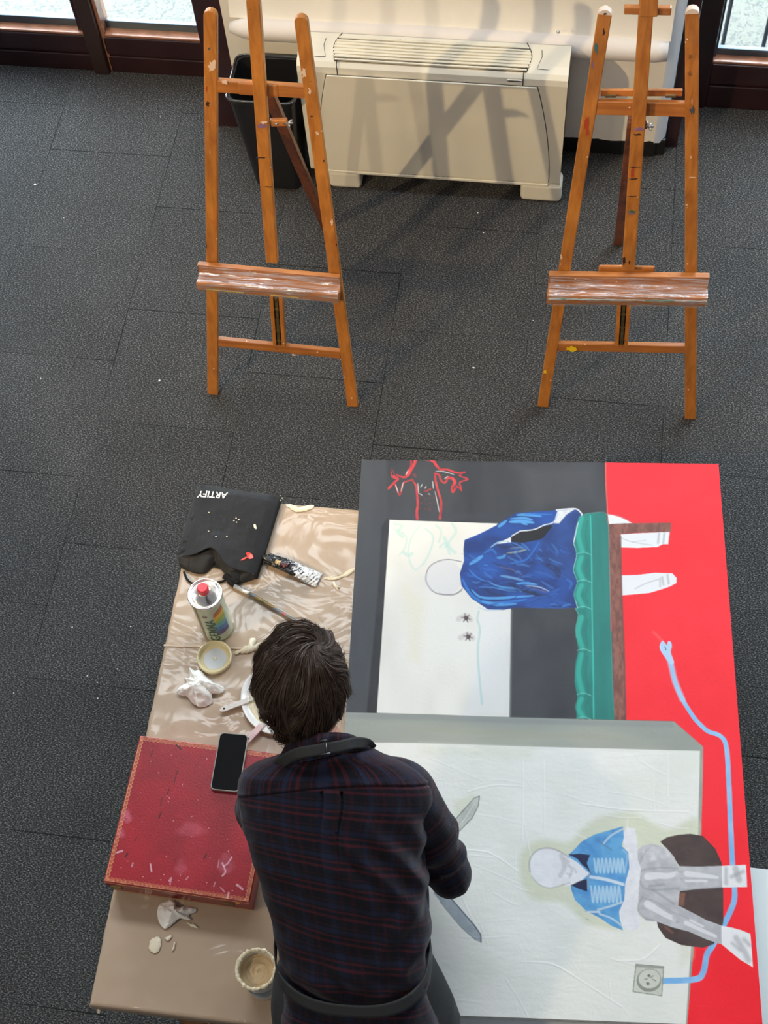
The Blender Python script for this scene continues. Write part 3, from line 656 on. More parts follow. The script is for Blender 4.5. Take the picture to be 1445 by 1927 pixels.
# join of the two paper widths
pa, pb = bz(308, 1214, ZT + .0016), bz(668, 1228, ZT + .0016)
mb = MB(); mb.beam(pa, pb, .006, (0, 0, 1), .0015); mb.build('paper_join', mat('join_tape', lin(190, 165, 140), .4), TB)
for (u, v) in ((.09, .09), (TW - .12, .09), (.14, TD - .10), (TW - .12, TD - .12)):
    c = tp(u, v, 0); MB().box(c.x - .035, c.x + .035, c.y - .035, c.y + .035, 0, ZT - .033).build('leg', m_plank, TB, bevel=.003)
a, b = tp(.10, TD - .09, ZT - .09), tp(TW - .1, TD - .09, ZT - .09)
MB().beam(a, b, .09, (0, -1, 0), .022).build('apron_rail', m_plank, TB, bevel=.002)
# white sheet of board pushed under the painting
wb = [bz(1405, 1631.5, ZT + .006)]; dirx = Vector((1, .0, 0)); wx0 = wb[0].x - .75; wy = wb[0].y
MB().box(wx0, 2.98, -3.66, wy, ZT + .0015, ZT + .006)
o = MB().box(wx0, 2.98, -3.575, wy, ZT + .0015, ZT + .006).build('white_board', mat('white_board', (.74, .80, .82), .5, var=.02), None, bevel=.001)
tag(o, 'plain white board sticking out from under the right edge of the large painting', 'board')

# ---- cream paint smears, crumbs and a painted glint on the plastic, built as thin dried skins
m_skin = mat('dried_cream_paint', lin(236, 226, 200), .4, bump=.3, bscale=120)
def skin(pxs, name, label, cat, z=ZT + .002, th=.0022, m=None, group=None):
    pts = [bz(x, y, z) for x, y in pxs]; pts = [Vector(p) for p in catmull([tuple(p) for p in pts], 5, True)]
    c = sum(pts, Vector()) / len(pts)
    for i, p in enumerate(pts): p.x += .0035 * noise.noise(p * 110); p.y += .0035 * noise.noise(p * 130 + Vector((3, 1, 0)))
    mb = MB(); k = len(pts); ring2 = [p + Vector((0, 0, th * (.8 + .3 * noise.noise(p * 60)))) * 1 + (c - p) * .10 for p in pts]
    mid = [c + (p - c) * .45 + Vector((0, 0, th * (1.1 + .6 * noise.noise(p * 90)))) for p in pts]
    mb.add(pts + ring2 + mid + [c + Vector((0, 0, th * 1.2))], [(i, (i + 1) % k, (i + 1) % k + k, i + k) for i in range(k)] + [(i + k, (i + 1) % k + k, (i + 1) % k + 2 * k, i + 2 * k) for i in range(k)] + [(i + 2 * k, (i + 1) % k + 2 * k, 3 * k) for i in range(k)])
    return tag(mb.build(name, m or m_skin, None, smooth=True), label, cat, group)
skin([(610, 1087), (630, 1087), (652, 1078), (666, 1067), (666, 1075), (650, 1085), (630, 1091), (614, 1090)], 'smear_or_glint', 'curved cream smear running from the squashed tube to the painting edge', 'paint smear')
skin([(538, 950), (546, 949), (553, 957), (566, 959), (578, 952), (590, 950), (588, 956), (575, 962), (558, 963), (545, 956)], 'smear_or_glint', 'painted cream glint of the plastic at the top edge of the table beside the black bag', 'paint smear')  # cream patch stands in for glints on the clear plastic
skin([(628, 1093), (632, 1100), (640, 1105), (633, 1108), (638, 1112), (630, 1106), (626, 1100)], 'paint_shred', 'tiny cream shred below the curved smear near the painting', 'paint shred', m=m_skin)
skin([(440, 1228), (452, 1226), (458, 1218), (466, 1217), (470, 1204), (478, 1200), (482, 1206), (478, 1216), (492, 1214), (508, 1208), (520, 1212), (500, 1222), (480, 1224), (466, 1229), (452, 1229), (444, 1232)], 'paint_peel', 'long cream peel of dried paint between the jar lid and the head', 'paint peel', th=.008)
skin([(283, 1768), (292, 1762), (302, 1765), (303, 1778), (297, 1790), (288, 1793), (281, 1786), (280, 1776)], 'paint_blot', 'flat cream blot on the brown paper below the crumpled tissue', 'paint blot')
skin([(311, 1764), (320, 1761), (324, 1763), (318, 1768), (311, 1769)], 'paint_blot', 'small cream dab right of the flat blot', 'paint blot')
skin([(326, 1775), (330, 1773), (329, 1785), (324, 1791), (324, 1783)], 'paint_blot', 'narrow upright cream dab right of the flat blot', 'paint blot')
skin([(350, 1736), (362, 1738), (374, 1746), (366, 1746), (356, 1742)], 'paint_blot', 'thin cream drag mark right of the crumpled tissue by the red box', 'paint blot')
skin([(183, 1900), (188, 1900), (187, 1908), (184, 1906)], 'paint_drip', 'white paint drip hanging at the bottom left corner of the table', 'paint drip', z=ZT - .03)

# ---- black bag
m_bag = mat('black_canvas_cloth', (.011, .0115, .013), .9, var=.15, vscale=25, bump=.25, bscale=300)
m_vel = mat('black_velcro', (.006, .006, .007), .9)
BG = empty('tool_pouch', bz(430, 1000, ZT), 'black cloth tool pouch printed ARTIFY lying open over the far left corner of the table', 'pouch')
z_b = ZT + .03
c00, c10, c01, c11 = bz(374, 908, z_b), bz(529, 930, z_b), bz(334, 1046, z_b), bz(481, 1086, z_b)
def bagp(u, v, f=0):
    p = c00 * (1 - u) * (1 - v) + c10 * u * (1 - v) + c01 * (1 - u) * v + c11 * u * v
    p.x += -.012 * math.sin(math.pi * v) * (1 - u) * .6
    return p
def hmap(u, v):
    e = min(u, 1 - u) * 9; e = min(1, max(0, e)); e2 = min(1, max(0, v * 9))
    h = .012 + .018 * math.sqrt(max(0, min(e, 1) * min(e2, 1))) + .006 * math.sin(math.pi * u) * v + .0035 * noise.noise(Vector((u * 3.2, v * 3.5, 3))) + .0014 * noise.noise(Vector((u * 11, v * 11, 3)))
    return h
def bagtop(u, v):
    p = bagp(u, v); bite = .0
    # bottom edge waves up in the middle (the open mouth)
    vv = v; lim = 1 - .17 * math.exp(-((u - .42) / .17) ** 2) - .03 * math.sin(u * 9) * .5
    p = bagp(u, v * lim); p.z = ZT + .004 + hmap(u, v * lim) + .010 * v ** 3 * math.exp(-((u - .42) / .25) ** 2); return p
MB().grid(bagtop, 70, 80).build('flap', m_bag, BG, smooth=True, solid=.003)
def bagbot(u, v):
    p = bagp(u * 1.0, v * .97); e = min(u, 1 - u) * 10; p.z = ZT + .004 + (.0 if 0 else 0) + .001 * noise.noise(Vector((u * 5, v * 5, 1))); return p
MB().grid(bagbot, 30, 30).build('back_panel', m_bag, BG, smooth=True, solid=.003)
# side gusset on the left
gl = [(361, 965), (352, 990), (344, 1015), (334, 1046), (336, 1068), (343, 1066), (347, 1046), (357, 1012), (365, 990), (366, 975)]
def ribbon(pxsA, pxsB, zA, zB, n=24):
    A = catmull(pxsA, 6); B_ = catmull(pxsB, 6); m_ = min(len(A), len(B_)); ai = np.linspace(0, len(A) - 1, n); bi = np.linspace(0, len(B_) - 1, n)
    def f(u, v):
        i = int(round(u * (n - 1))); a = A[int(round(ai[i]))]; b = B_[int(round(bi[i]))]
        pa = bz(a[0], a[1], zA(u) if callable(zA) else zA); pb = bz(b[0], b[1], zB(u) if callable(zB) else zB)
        p = pa * (1 - v) + pb * v; p.z += .007 * math.sin(math.pi * v) + .004 * noise.noise(Vector((u * 8, v * 3, 7))); return p
    return f, n
f, n = ribbon([(358, 966), (345, 1000), (334, 1046)], [(368, 960), (360, 1000), (350, 1040)], ZT + .012, ZT + .034)
MB().grid(f, n, 8).build('side_gusset', m_bag, BG, smooth=True, solid=.002)
# lining hanging out of the mouth
f, n = ribbon([(334, 1046), (360, 1042), (395, 1034), (412, 1037), (440, 1052), (465, 1066), (480, 1082)], [(338, 1066), (355, 1075), (382, 1080), (405, 1062), (420, 1076), (442, 1098), (480, 1088)], ZT + .030, ZT + .006, 40)
MB().grid(f, n, 14).build('lining', mat('black_lining', (.012, .012, .014), .7, sheen=.1), BG, smooth=True, solid=.002)
f, n = ribbon([(434, 1076), (450, 1070), (468, 1066), (481, 1080)], [(440, 1100), (448, 1098), (465, 1090), (478, 1084)], ZT + .028, ZT + .008, 16)
MB().grid(f, n, 8).build('pocket_corner', m_bag, BG, smooth=True, solid=.002)
def onbag(px, py, dz=.001):
    q0 = bz(px, py, z_b)
    # nearest uv by a few Newton-like steps on the flat quad
    u = v = .5
    for _ in range(12):
        p = bagp(u, v); e = q0 - p; du = (bagp(u + .01, v) - p) / .01; dv = (bagp(u, v + .01) - p) / .01
        det = du.x * dv.y - du.y * dv.x; u += (e.x * dv.y - e.y * dv.x) / det; v += (du.x * e.y - du.y * e.x) / det
    lim = 1 - .17 * math.exp(-((u - .42) / .17) ** 2) - .03 * math.sin(u * 9) * .5
    p = bagp(u, v); p.z = ZT + .004 + hmap(u, v) + .010 * min(1, v / lim) ** 3 * math.exp(-((u - .42) / .25) ** 2) + .0016 + dz; return p
def patch(pxs, name, m, parent, dz=.001):
    A, B_, C_, D_ = pxs
    def f(u, v):
        x = (A[0] * (1 - u) + B_[0] * u) * (1 - v) + (D_[0] * (1 - u) + C_[0] * u) * v; y = (A[1] * (1 - u) + B_[1] * u) * (1 - v) + (D_[1] * (1 - u) + C_[1] * u) * v
        return onbag(x, y, dz)
    return MB().grid(f, 8, 8).build(name, m, parent, smooth=True)
patch([(378, 909), (388, 909), (384, 919), (375, 918)], 'velcro_patch', m_vel, BG)
patch([(507, 927), (521, 928), (518, 940), (505, 939)], 'velcro_patch', m_vel, BG)
patch([(476, 990), (494, 992), (479, 1034), (461, 1030)], 'velcro_patch', m_vel, BG)
m_white_print = mat('white_print', (.82, .82, .82), .5)
ang = math.radians(180 + 3)
ctr = np.array([401.5, 932.5])
def txt(x, y):
    X_ = x * math.cos(ang) + y * math.sin(ang) * 0; 
    # lettering reads upside down from here: rotate half a turn, follow the pouch edge
    px = ctr[0] - x; py = ctr[1] + y - x * .055
    return onbag(px + (-.10) * y * 0, py, .0012)
text_mesh('ARTIFY', 17, txt, 'printed_name', m_white_print, BG, bold=.35, shear=.25, spacing=1.02)
m_redp = mat('wet_red_paint', lin(225, 60, 45), .25)
def blob(pxs, name, m, parent, dz=.0015, fn=onbag):
    pts = [fn(x, y, dz) for x, y in catmull(pxs, 4, True)]; c = sum(pts, Vector()) / len(pts); k = len(pts)
    return MB().add(pts + [c + Vector((0, 0, .0025))], [(i, (i + 1) % k, k) for i in range(k)]).build(name, m, parent, smooth=True)
blob([(464, 1044), (470, 1043), (476, 1047), (477, 1052), (471, 1055), (466, 1053), (460, 1057), (453, 1058), (460, 1053), (467, 1050)], 'red_paint_spot', m_redp, BG)
blob([(478, 990), (481, 989), (483, 993), (483, 998), (479, 996)], 'white_paint_spot', m_skin, BG)
for x, y in ((445, 978), (450, 981), (441, 983), (446, 986), (394, 967), (408, 1015), (394, 1004), (428, 1014), (527, 930), (530, 934), (527, 938)):
    blob([(x - 1.2, y - .8), (x + 1, y - .9), (x + 1.3, y + .7), (x - 1, y + .9)], 'paint_fleck', m_skin, BG)
cordp = [(346, 1076), (352, 1090), (362, 1098), (375, 1100), (400, 1098), (418, 1094), (430, 1088)]
MB().tube([bz(x, y, ZT + .006) for x, y in catmull(cordp, 5)], .0032, 8).build('cord_loop', m_vel, BG, smooth=True)
MB().tube([bz(x, y, ZT + .008) for x, y in catmull([(362, 1066), (364, 1076), (372, 1078), (380, 1070), (384, 1062)], 5)], .0022, 8).build('cord_loop', m_vel, BG, smooth=True)
f, n = ribbon([(418, 1088), (430, 1092), (445, 1100)], [(424, 1080), (436, 1084), (452, 1096)], ZT + .012, ZT + .012, 10)
MB().grid(f, n, 5).build('strap_end', m_vel, BG, smooth=True, solid=.002)

# ---- squashed paint tube
TU = empty('paint_tube', bz(550, 1070, ZT), 'squashed metal paint tube, black at its cap end and white at its tail', 'paint tube')
def tubem():
    m = mat('tube_foil', (.5, .5, .5), .28, metal=.25, bump=.8, bscale=55); N, L = nt(m); b = N['Principled BSDF']; tc = [n for n in N if n.type == 'TEX_COORD'][0]
    a = N.new('ShaderNodeVertexColor'); a.layer_name = 'paint'; L.new(a.outputs[0], b.inputs['Base Color']); return m
A0, A1 = bz(503, 1051, ZT + .014), bz(600, 1090, ZT + .012); dv = (A1 - A0); sdv = Vector((dv.y, -dv.x, 0)).normalized()
def tubef(u, v):
    th = u * 2 * math.pi; wd = .0165 + .007 * v; tk = .013 * (1 - v) ** .6 + .0016
    p = A0 + dv * v; nn = noise.noise(Vector((math.cos(th) * 2, v * 8, math.sin(th) * 2))); n2 = noise.noise(Vector((math.cos(th) * 5, v * 22, 4)))
    cr = (.0022 * abs(math.sin(v * 46 + 3 * math.cos(th)))) * (v > .08)
    return p + sdv * (math.cos(th) * (wd + .002 * nn)) + Vector((0, 0, math.sin(th) * (tk) + (.0035 * nn + .0018 * n2 - cr) * (.6 + .4 * v) + .004 * math.sin(v * 5)))
mb = MB().grid(tubef, 40, 90, closed_u=True); o = mb.build('tube_body', tubem(), TU, smooth=True)
at = o.data.color_attributes.new('paint', 'FLOAT_COLOR', 'POINT')
for i, vv in enumerate(o.data.vertices):
    p = vv.co; u = i % 40 / 40; v = i // 40 / 89
    e = noise.noise(Vector((math.cos(u * 6.28) * 2, v * 5, 1))) * .30 + noise.noise(Vector((u * 22, v * 30, 4))) * .35
    s = v + e * .7 + (.16 if u > .5 else -.06)
    c = (.010, .010, .012) if s < .52 else ((.70, .70, .70) if noise.noise(Vector((u * 30, v * 38, 9))) < .34 else (.04, .04, .05))
    if .18 < v < .27 and .17 < u < .27: c = lin(190, 165, 120)
    if .3 < v < .42 and .15 < u < .27 and noise.noise(Vector((u * 60, v * 60, 2))) > .1: c = lin(150, 50, 45)
    at.data[i].color = (*c, 1)
t = -dv.normalized(); MB().tube([A0 - t * .003, A0 + t * .008, A0 + t * .009, A0 + t * .022], [.010, .0095, .0075, .0075], 16).build('tube_cap', mat('black_cap', (.008, .008, .008), .3), TU, smooth=False, bevel=.001)

# ---- long brush
BR = empty('paint_brush', bz(510, 1140, ZT), 'long paint-stained brush lying between the pouch and the head', 'paintbrush')
b0, b1, b2, b3 = bz(424, 1087, ZT + .010), bz(441, 1103, ZT + .0095), bz(470, 1117, ZT + .009), bz(578, 1182, ZT + .007)
MB().tube([b0, b0.lerp(b1, .5), b1], [.003, .0075, .0065], 12).build('bristles', m_vel, BR, smooth=True)
MB().tube([b1, b1.lerp(b2, .9), b2], [.0068, .0062, .005], 14).build('ferrule', mat('ferrule_metal', (.75, .73, .70), .25, metal=.6, bump=.5, bscale=90), BR, smooth=True)
def brm():
    m = mat('stained_handle', (.30, .20, .09), .4); N, L = nt(m); b = N['Principled BSDF']; tc = [n for n in N if n.type == 'TEX_COORD'][0]
    v = N.new('ShaderNodeTexNoise'); v.inputs['Scale'].default_value = 34; v.inputs['Detail'].default_value = 4; L.new(tc.outputs['Object'], v.inputs['Vector'])
    cr = N.new('ShaderNodeValToRGB'); e = cr.color_ramp.elements; e[0].position = .3; e[0].color = (*lin(90, 70, 40), 1); e[1].position = .72; e[1].color = (*lin(180, 80, 80), 1)
    for p_, c_ in ((.42, (140, 120, 70)), (.52, (150, 110, 60)), (.60, (110, 130, 140))): k = e.new(p_); k.color = (*lin(c_), 1)
    L.new(v.outputs['Fac'], cr.inputs[0]); L.new(cr.outputs[0], b.inputs['Base Color']); return m
MB().tube([b2, b2.lerp(b3, .2), b2.lerp(b3, .6), b2.lerp(b3, .97), b3], [.0045, .0065, .0050, .0033, .001], 14).build('handle', brm(), BR, smooth=True)

# ---- solvent can
cc = bz(409, 1181, ZT); cc.z = ZT + .001
CN = empty('solvent_can', cc, 'tall pale green GEMMA solvent can with a red cap beside the pouch', 'can')
m_tin = mat('tin_plate', (.80, .78, .74), .26, metal=1, bump=.1, bscale=30); m_green = mat('pale_green_print', (.50, .58, .42), .35, var=.04, coat=.4)
HC, RC = .208, .0435
MB().lathe([(RC - .002, 0), (RC, .004), (RC, HC - .008), (RC - .001, HC - .0075)], cc, 64).build('can_body', m_green, CN, smooth=False)
MB().lathe([(RC - .001, HC - .006), (RC + .002, HC - .003), (RC + .0022, HC + .001), (RC, HC + .003), (RC - .003, HC + .001), (RC - .004, HC - .002), (RC - .009, HC - .003), (RC - .011, HC), (.018, HC + .012), (.0165, HC + .018), (0, HC + .018)], cc, 64).build('can_shoulder', m_tin, CN, smooth=True)
prof = [(.0135, HC + .016), (.0143, HC + .018), (.0138, HC + .037), (.012, HC + .0395), (.0, HC + .0395)]
mb = MB(); vs = []; seg = 60
for r_, z_ in prof:
    for j in range(seg): rr_ = r_ * (1 + (.03 if j % 2 and r_ > .013 else 0)); a_ = 2 * math.pi * j / seg; vs.append(cc + Vector((rr_ * math.cos(a_), rr_ * math.sin(a_), z_)))
mb.add(vs, [(i * seg + j, i * seg + (j + 1) % seg, (i + 1) * seg + (j + 1) % seg, (i + 1) * seg + j) for i in range(len(prof) - 1) for j in range(seg)])
mb.build('screw_cap', mat('red_plastic', lin(225, 35, 50), .35), CN, smooth=False)
def oncan(th, z, dr=.0006): return cc + Vector(((RC + dr) * math.cos(th), (RC + dr) * math.sin(th), z))
TH0 = math.radians(-90)     # side turned to the viewer
def canpatch(t0, t1, fz0, fz1, name, m, dr=.0005, n=24, nz=8):
    return MB().grid(lambda u, v: oncan(TH0 + t0 + (t1 - t0) * u, (fz0(u) if callable(fz0) else fz0) * (1 - v) + (fz1(u) if callable(fz1) else fz1) * v, dr), n, nz).build(name, m, CN, smooth=True)
m_brn = mat('brown_line', lin(120, 90, 70), .4)
for k in range(3): canpatch(-.62 + .085 * k, -.585 + .085 * k, .004, HC - .008, 'brown_line', m_brn, n=3, nz=30)
rainbow = [((200, 110, 60), .0), ((228, 190, 70), .16), ((150, 190, 90), .34), ((100, 170, 180), .5), ((70, 130, 180), .66), ((95, 90, 140), .82)]
for i, (col, s) in enumerate(rainbow):
    canpatch(.50 - .03 * i, 1.25, lambda u, s=s: .160 - .115 * (s + .18) - .004 + .03 * u * (1 - s), lambda u, s=s: .160 - .115 * s + .03 * u * (1 - s) + .003 * math.sin(u * 6), 'rainbow_band', mat('rainbow', col, .4), dr=.0006 + .00005 * i)
text_mesh('GEMMA', .037, lambda x, y: oncan(TH0 + .22 + (-y) / RC * -1.0 * -1, .075 + x, .0009), 'printed_name', mat('dark_green_print', lin(62, 92, 62), .4), CN, bold=.0004)
text_mesh('G', .016, lambda x, y: oncan(TH0 + .02 - (-y) / RC * -1.0, .158 + x, .0009), 'printed_mark', mat('brown_print', lin(110, 60, 50), .4), CN, bold=.0004)

# ---- plastic jar lid lying upside down
lc = bz(404, 1238, ZT + .008); lc.z = ZT + .0015; RL = .0465
LD = empty('jar_lid', lc, 'upturned cream-rimmed plastic lid with a blue-grey middle below the green can', 'lid')
prof = [(0, .0), (RL - .004, 0), (RL, .003), (RL, .017), (RL - .002, .0185), (RL - .005, .017), (RL - .0065, .006), (RL - .010, .0045), (0, .0045)]
mb = MB(); vs = []; seg = 120
for r_, z_ in prof:
    for j in range(seg): rr_ = r_ * (1 + (.012 if j % 3 == 0 and r_ >= RL - .0001 else 0)); a_ = 2 * math.pi * j / seg; vs.append(lc + Vector((rr_ * math.cos(a_), rr_ * math.sin(a_), z_)))
mb.add(vs, [(i * seg + j, i * seg + (j + 1) % seg, (i + 1) * seg + (j + 1) % seg, (i + 1) * seg + j) for i in range(len(prof) - 1) for j in range(seg)])
mb.build('lid_shell', mat('cream_plastic', lin(228, 214, 170), .45, bump=.2, bscale=120), LD, smooth=True)
def ldisc(u, v):
    a_ = u * 2 * math.pi; r_ = v * (.0305 + .003 * noise.noise(Vector((math.cos(a_) * 2, math.sin(a_) * 2, 0)))); return lc + Vector((r_ * math.cos(a_) + .002, r_ * math.sin(a_) - .002, .0052))
MB().grid(ldisc, 60, 6, closed_u=True).build('lid_liner', mat('blue_grey_liner', lin(206, 212, 216), .35), LD, smooth=True)
MB().lathe([(.006, 0), (.004, .003), (0, .004)], lc + Vector((.001, -.001, .005)), 10).build('centre_nub', m_skin, LD, smooth=True)

# ---- crumpled tissues
m_tis = mat('tissue', (.95, .93, .87), .95, spec=.1, bump=.1, bscale=60); m_tis.node_tree.nodes['Principled BSDF'].inputs['Subsurface Weight'].default_value = 0
m_tis.node_tree.nodes['Principled BSDF'].inputs['Subsurface Scale'].default_value = .01
def tissue(pxo, hgt, label, seed, name='crumpled_tissue'):
    P = catmull(pxo, 8, True); pts = [bz(x, y, ZT + .004) for x, y in P]; c = sum(pts, Vector()) / len(pts); k = len(pts)
    c.z = ZT
    def f(u, v):
        i = int(u * k) % k; e = pts[i]; r_ = v
        s = Vector((seed, seed * 2, 0)); d = e - c
        p = c + d * r_; h = hgt * (1 - r_ ** 2.2) + .002
        q = p * 27 + s
        ridge = (1 - abs(noise.noise(q))) ** 2 - .55 + .5 * ((1 - abs(noise.noise(q * 2.3 + s))) ** 2 - .5) + .25 * noise.noise(q * 3.7) * .35
        tw = noise.noise(p * 22 + s * 3); p = p + Vector((tw, noise.noise(p * 22 - s), 0)) * .006 * (1 - r_ * .4)
        p.z = ZT + .002 + max(0, h + ridge * hgt * .42 * (1 - r_ * .45) + (.006 * abs(noise.noise(d * 60 + s)) if r_ > .8 else 0))
        return p
    o = MB().grid(f, k, 34, closed_u=True).build(name, m_tis, None, smooth=True); o.location = (0, 0, 0)
    return tag(o, label, 'tissue')
tissue([(333, 1303), (340, 1292), (351, 1284), (347, 1276), (357, 1274), (357, 1256), (367, 1263), (377, 1262), (393, 1277), (405, 1288), (421, 1295), (421, 1303), (412, 1308), (400, 1308), (400, 1322), (381, 1330), (365, 1326), (352, 1312), (338, 1310)], .040, 'white crumpled tissue on the brown paper between the jar lid and the red box', 3.3)
tissue([(297, 1712), (302, 1700), (320, 1693), (330, 1696), (332, 1706), (345, 1706), (366, 1708), (367, 1716), (356, 1722), (359, 1732), (340, 1729), (328, 1738), (313, 1748), (303, 1742), (297, 1728)], .026, 'small crumpled tissue wedged against the front of the red box', 8.1)
"""plate"""
# ---- palette plate with cream paste
pc = bz(515, 1322, ZT); pc.z = ZT + .002
PL = empty('palette_plate', pc, 'white plate smeared with thick cream paste, half hidden under the head', 'plate')
eu = (bz(560, 1392, ZT) - bz(480, 1250, ZT)).normalized(); ev = Vector((-eu.y, eu.x, 0)); pa_, pb_ = .098, .082
def plate(u, v):
    a_ = u * 2 * math.pi; prof = [(0, .002), (.55, .002), (.72, .003), (.84, .010), (.97, .014), (1.0, .013), (.985, .010), (.85, .005), (.7, 0), (0, 0)]
    g = v * (len(prof) - 1); i = min(int(g), len(prof) - 2); fr = g - i; r_ = prof[i][0] * (1 - fr) + prof[i + 1][0] * fr; z = prof[i][1] * (1 - fr) + prof[i + 1][1] * fr
    return pc + eu * (math.cos(a_) * r_ * pa_) + ev * (math.sin(a_) * r_ * pb_) + Vector((0, 0, z))
MB().grid(plate, 96, 37, closed_u=True).build('plate_dish', mat('white_melamine', (.80, .80, .78), .25, coat=.3), PL, smooth=True)
def paste(u, v):
    a_ = u * 2 * math.pi; r_ = v * (.78 + .10 * noise.noise(Vector((math.cos(a_) * 1.5, math.sin(a_) * 1.5, 6))) + .05 * noise.noise(Vector((math.cos(a_) * 6, math.sin(a_) * 6, 2))))
    p = pc + eu * (math.cos(a_) * r_ * pa_) + ev * (math.sin(a_) * r_ * pb_); s_ = p.dot(Vector((.8, .6, 0)))
    p.z = pc.z + .0045 + (.006 + .003 * noise.noise(p * 30) + .0016 * noise.noise(Vector((s_ * 30, (p.x * .6 - p.y * .8) * 170, 1)))) * (1 - v ** 6); return p
MB().grid(paste, 120, 50, closed_u=True).build('cream_paste', mat('cream_paste', lin(240, 228, 196), .45, bump=.25, bscale=90), PL, smooth=True)
def knife(a, b, z0, z1, wd, label, col, m2col, seed):
    A, B_ = bz(*a, z0), bz(*b, z1); K = empty('palette_knife', (A + B_) / 2, label, 'palette knife'); t = (B_ - A).normalized(); sd = t.cross(Vector((0, 0, 1))).normalized()
    def bar(w0, w1, s0, s1, th, name, m, up=0):
        n = 14; pts = []
        for i in range(n + 1):
            s = i / n; w_ = (w0 + (w1 - w0) * s) * (min(1, math.sqrt(min(1, s * 6 + .15))) if s0 == 0 else 1); pts.append((A.lerp(B_, s0 + (s1 - s0) * s), w_ / 2))
        out = [p + sd * w_ + Vector((0, 0, th + up)) for p, w_ in pts] + [p - sd * w_ + Vector((0, 0, th + up)) for p, w_ in reversed(pts)]
        return MB().plate(out, (0, 0, 1), th).build(name, m, K, bevel=.001)
    h = bar(wd, wd * .9, 0, .62, .005, 'handle', mat('knife_handle', col, .35, var=.1, vscale=40), .0)
    bar(wd * .55, wd * .75, .60, 1, .0015, 'blade', mat('knife_blade', m2col, .3, metal=.3, bump=.3, bscale=100), .002)
    c = A + t * .012; MB().lathe([(0, 0), (.0028, 0), (.0028, .0006), (0, .0006)], c + Vector((0, 0, .0052)), 12).build('hang_hole', m_dark, K)
    return K
knife((414, 1338), (500, 1306), ZT + .010, ZT + .020, .0155, 'paint-caked white palette knife resting on the plate rim, pointing away from the tissue', (222, 216, 210), (200, 194, 180), 1)
knife((462, 1398), (512, 1345), ZT + .012, ZT + .022, .0175, 'pinkish palette knife lying across the plate towards the phone', (228, 200, 200), (200, 196, 190), 2)

# ---- phone on the box comes after the box
# ---- red box
ZB = .862
q0, q1, q2, q3 = bz(268, 1385, ZB), bz(525, 1417, ZB), bz(470, 1701, ZB), bz(188, 1657, ZB)
bc = (q0 + q1 + q2 + q3) / 4; ex = ((q1 - q0) + (q2 - q3)).normalized(); ey = ((q3 - q0) + (q2 - q1)); ey = (ey - ex * ey.dot(ex)).normalized()
BW = ((q1 - q0).length + (q2 - q3).length) / 2; BD = ((q3 - q0).length + (q2 - q1).length) / 2
BX = empty('red_box', (bc.x, bc.y, ZT), 'scuffed red leather box with a gold scalloped border on the left of the table', 'box')
BX.rotation_euler = (0, 0, math.atan2(ex.y, ex.x))
m_redl = mat('red_leather', lin(134, 8, 24), .32, var=.08, vscale=9, bump=.25, bscale=220, coat=.25)
def lb(x0, x1, y0, y1, z0, z1, name, m, parent=None, bevel=0):
    me = MB().box(x0, x1, y0, y1, z0, z1); o = me.build(name, m, None, bevel=bevel); o.parent = parent or BX; return o
H_ = ZB - ZT
lb(-BW / 2 + .004, BW / 2 - .004, -BD / 2 + .006, BD / 2 - .004, .002, .064, 'box_base', m_redl, bevel=.003)
ld = lb(-BW / 2, BW / 2, -BD / 2, BD / 2, .066, H_ - .0012, 'lid', m_redl, bevel=.0035)
lb(-BW / 2 + .002, BW / 2 - .002, -BD / 2 + .004, BD / 2 - .002, .063, .067, 'lid_gap', m_dark)
P = Paint(BW - .006, BD - .006, .0011, (134, 6, 22))
W2, D2 = P.w, P.h
tocan = lambda px, py: (lambda p: ((p - bc).dot(ex) + W2 / 2, -(p - bc).dot(Vector((-ex.y, ex.x, 0))) + D2 / 2))(bz(px, py, ZB))
g = np.clip(vnoise(P.ny, P.nx, 60, 3) * 1.6 - .3, 0, 1)[..., None]; P.c = P.c * (.82 + .36 * g)
g = np.clip((vnoise(P.ny, P.nx, 90, 8, 4) - .55) * 3, 0, 1)[..., None]; P.c = P.c * (1 - g * .25) + np.array(lin(170, 40, 56)) * g * .22
gold = (216, 160, 110)
def scal(x, y, nx_, ny_, tx, ty, r_):
    pts = [(x + tx * r_ * math.cos(k) + nx_ * r_ * 1.25 * math.sin(k), y + ty * r_ * math.cos(k) + ny_ * r_ * 1.25 * math.sin(k)) for k in np.linspace(0, math.pi, 7)]
    P.line(pts, .0016, gold, (176, 92, 60), soft=.0012, rag=.35, smooth=True)
    pts = [(x + tx * r_ * .45 * math.cos(k) + nx_ * r_ * .6 * math.sin(k), y + ty * r_ * .45 * math.cos(k) + ny_ * r_ * .6 * math.sin(k)) for k in np.linspace(0, math.pi, 5)]
    P.line(pts, .0011, gold, soft=.0012, alpha=.6, smooth=False)
r_ = .0052
nn = int(W2 / (2 * r_)); 
for i in range(nn):
    x = (i + .5) * W2 / nn; scal(x, .003, 0, 1, 1, 0, r_); scal(x, D2 - .003, 0, -1, 1, 0, r_)
nn = int(D2 / (2 * r_))
for i in range(nn):
    y = (i + .5) * D2 / nn; scal(.003, y, 1, 0, 0, 1, r_); scal(W2 - .003, y, -1, 0, 0, 1, r_)
for a, b in (((0, .0012), (W2, .0012)), ((0, D2 - .0012), (W2, D2 - .0012)), ((.0012, 0), (.0012, D2)), ((W2 - .0012, 0), (W2 - .0012, D2))): P.line([a, b], .0014, gold, (150, 70, 50), smooth=False, rag=.2, soft=.0012)
g_ = np.random.default_rng(4)
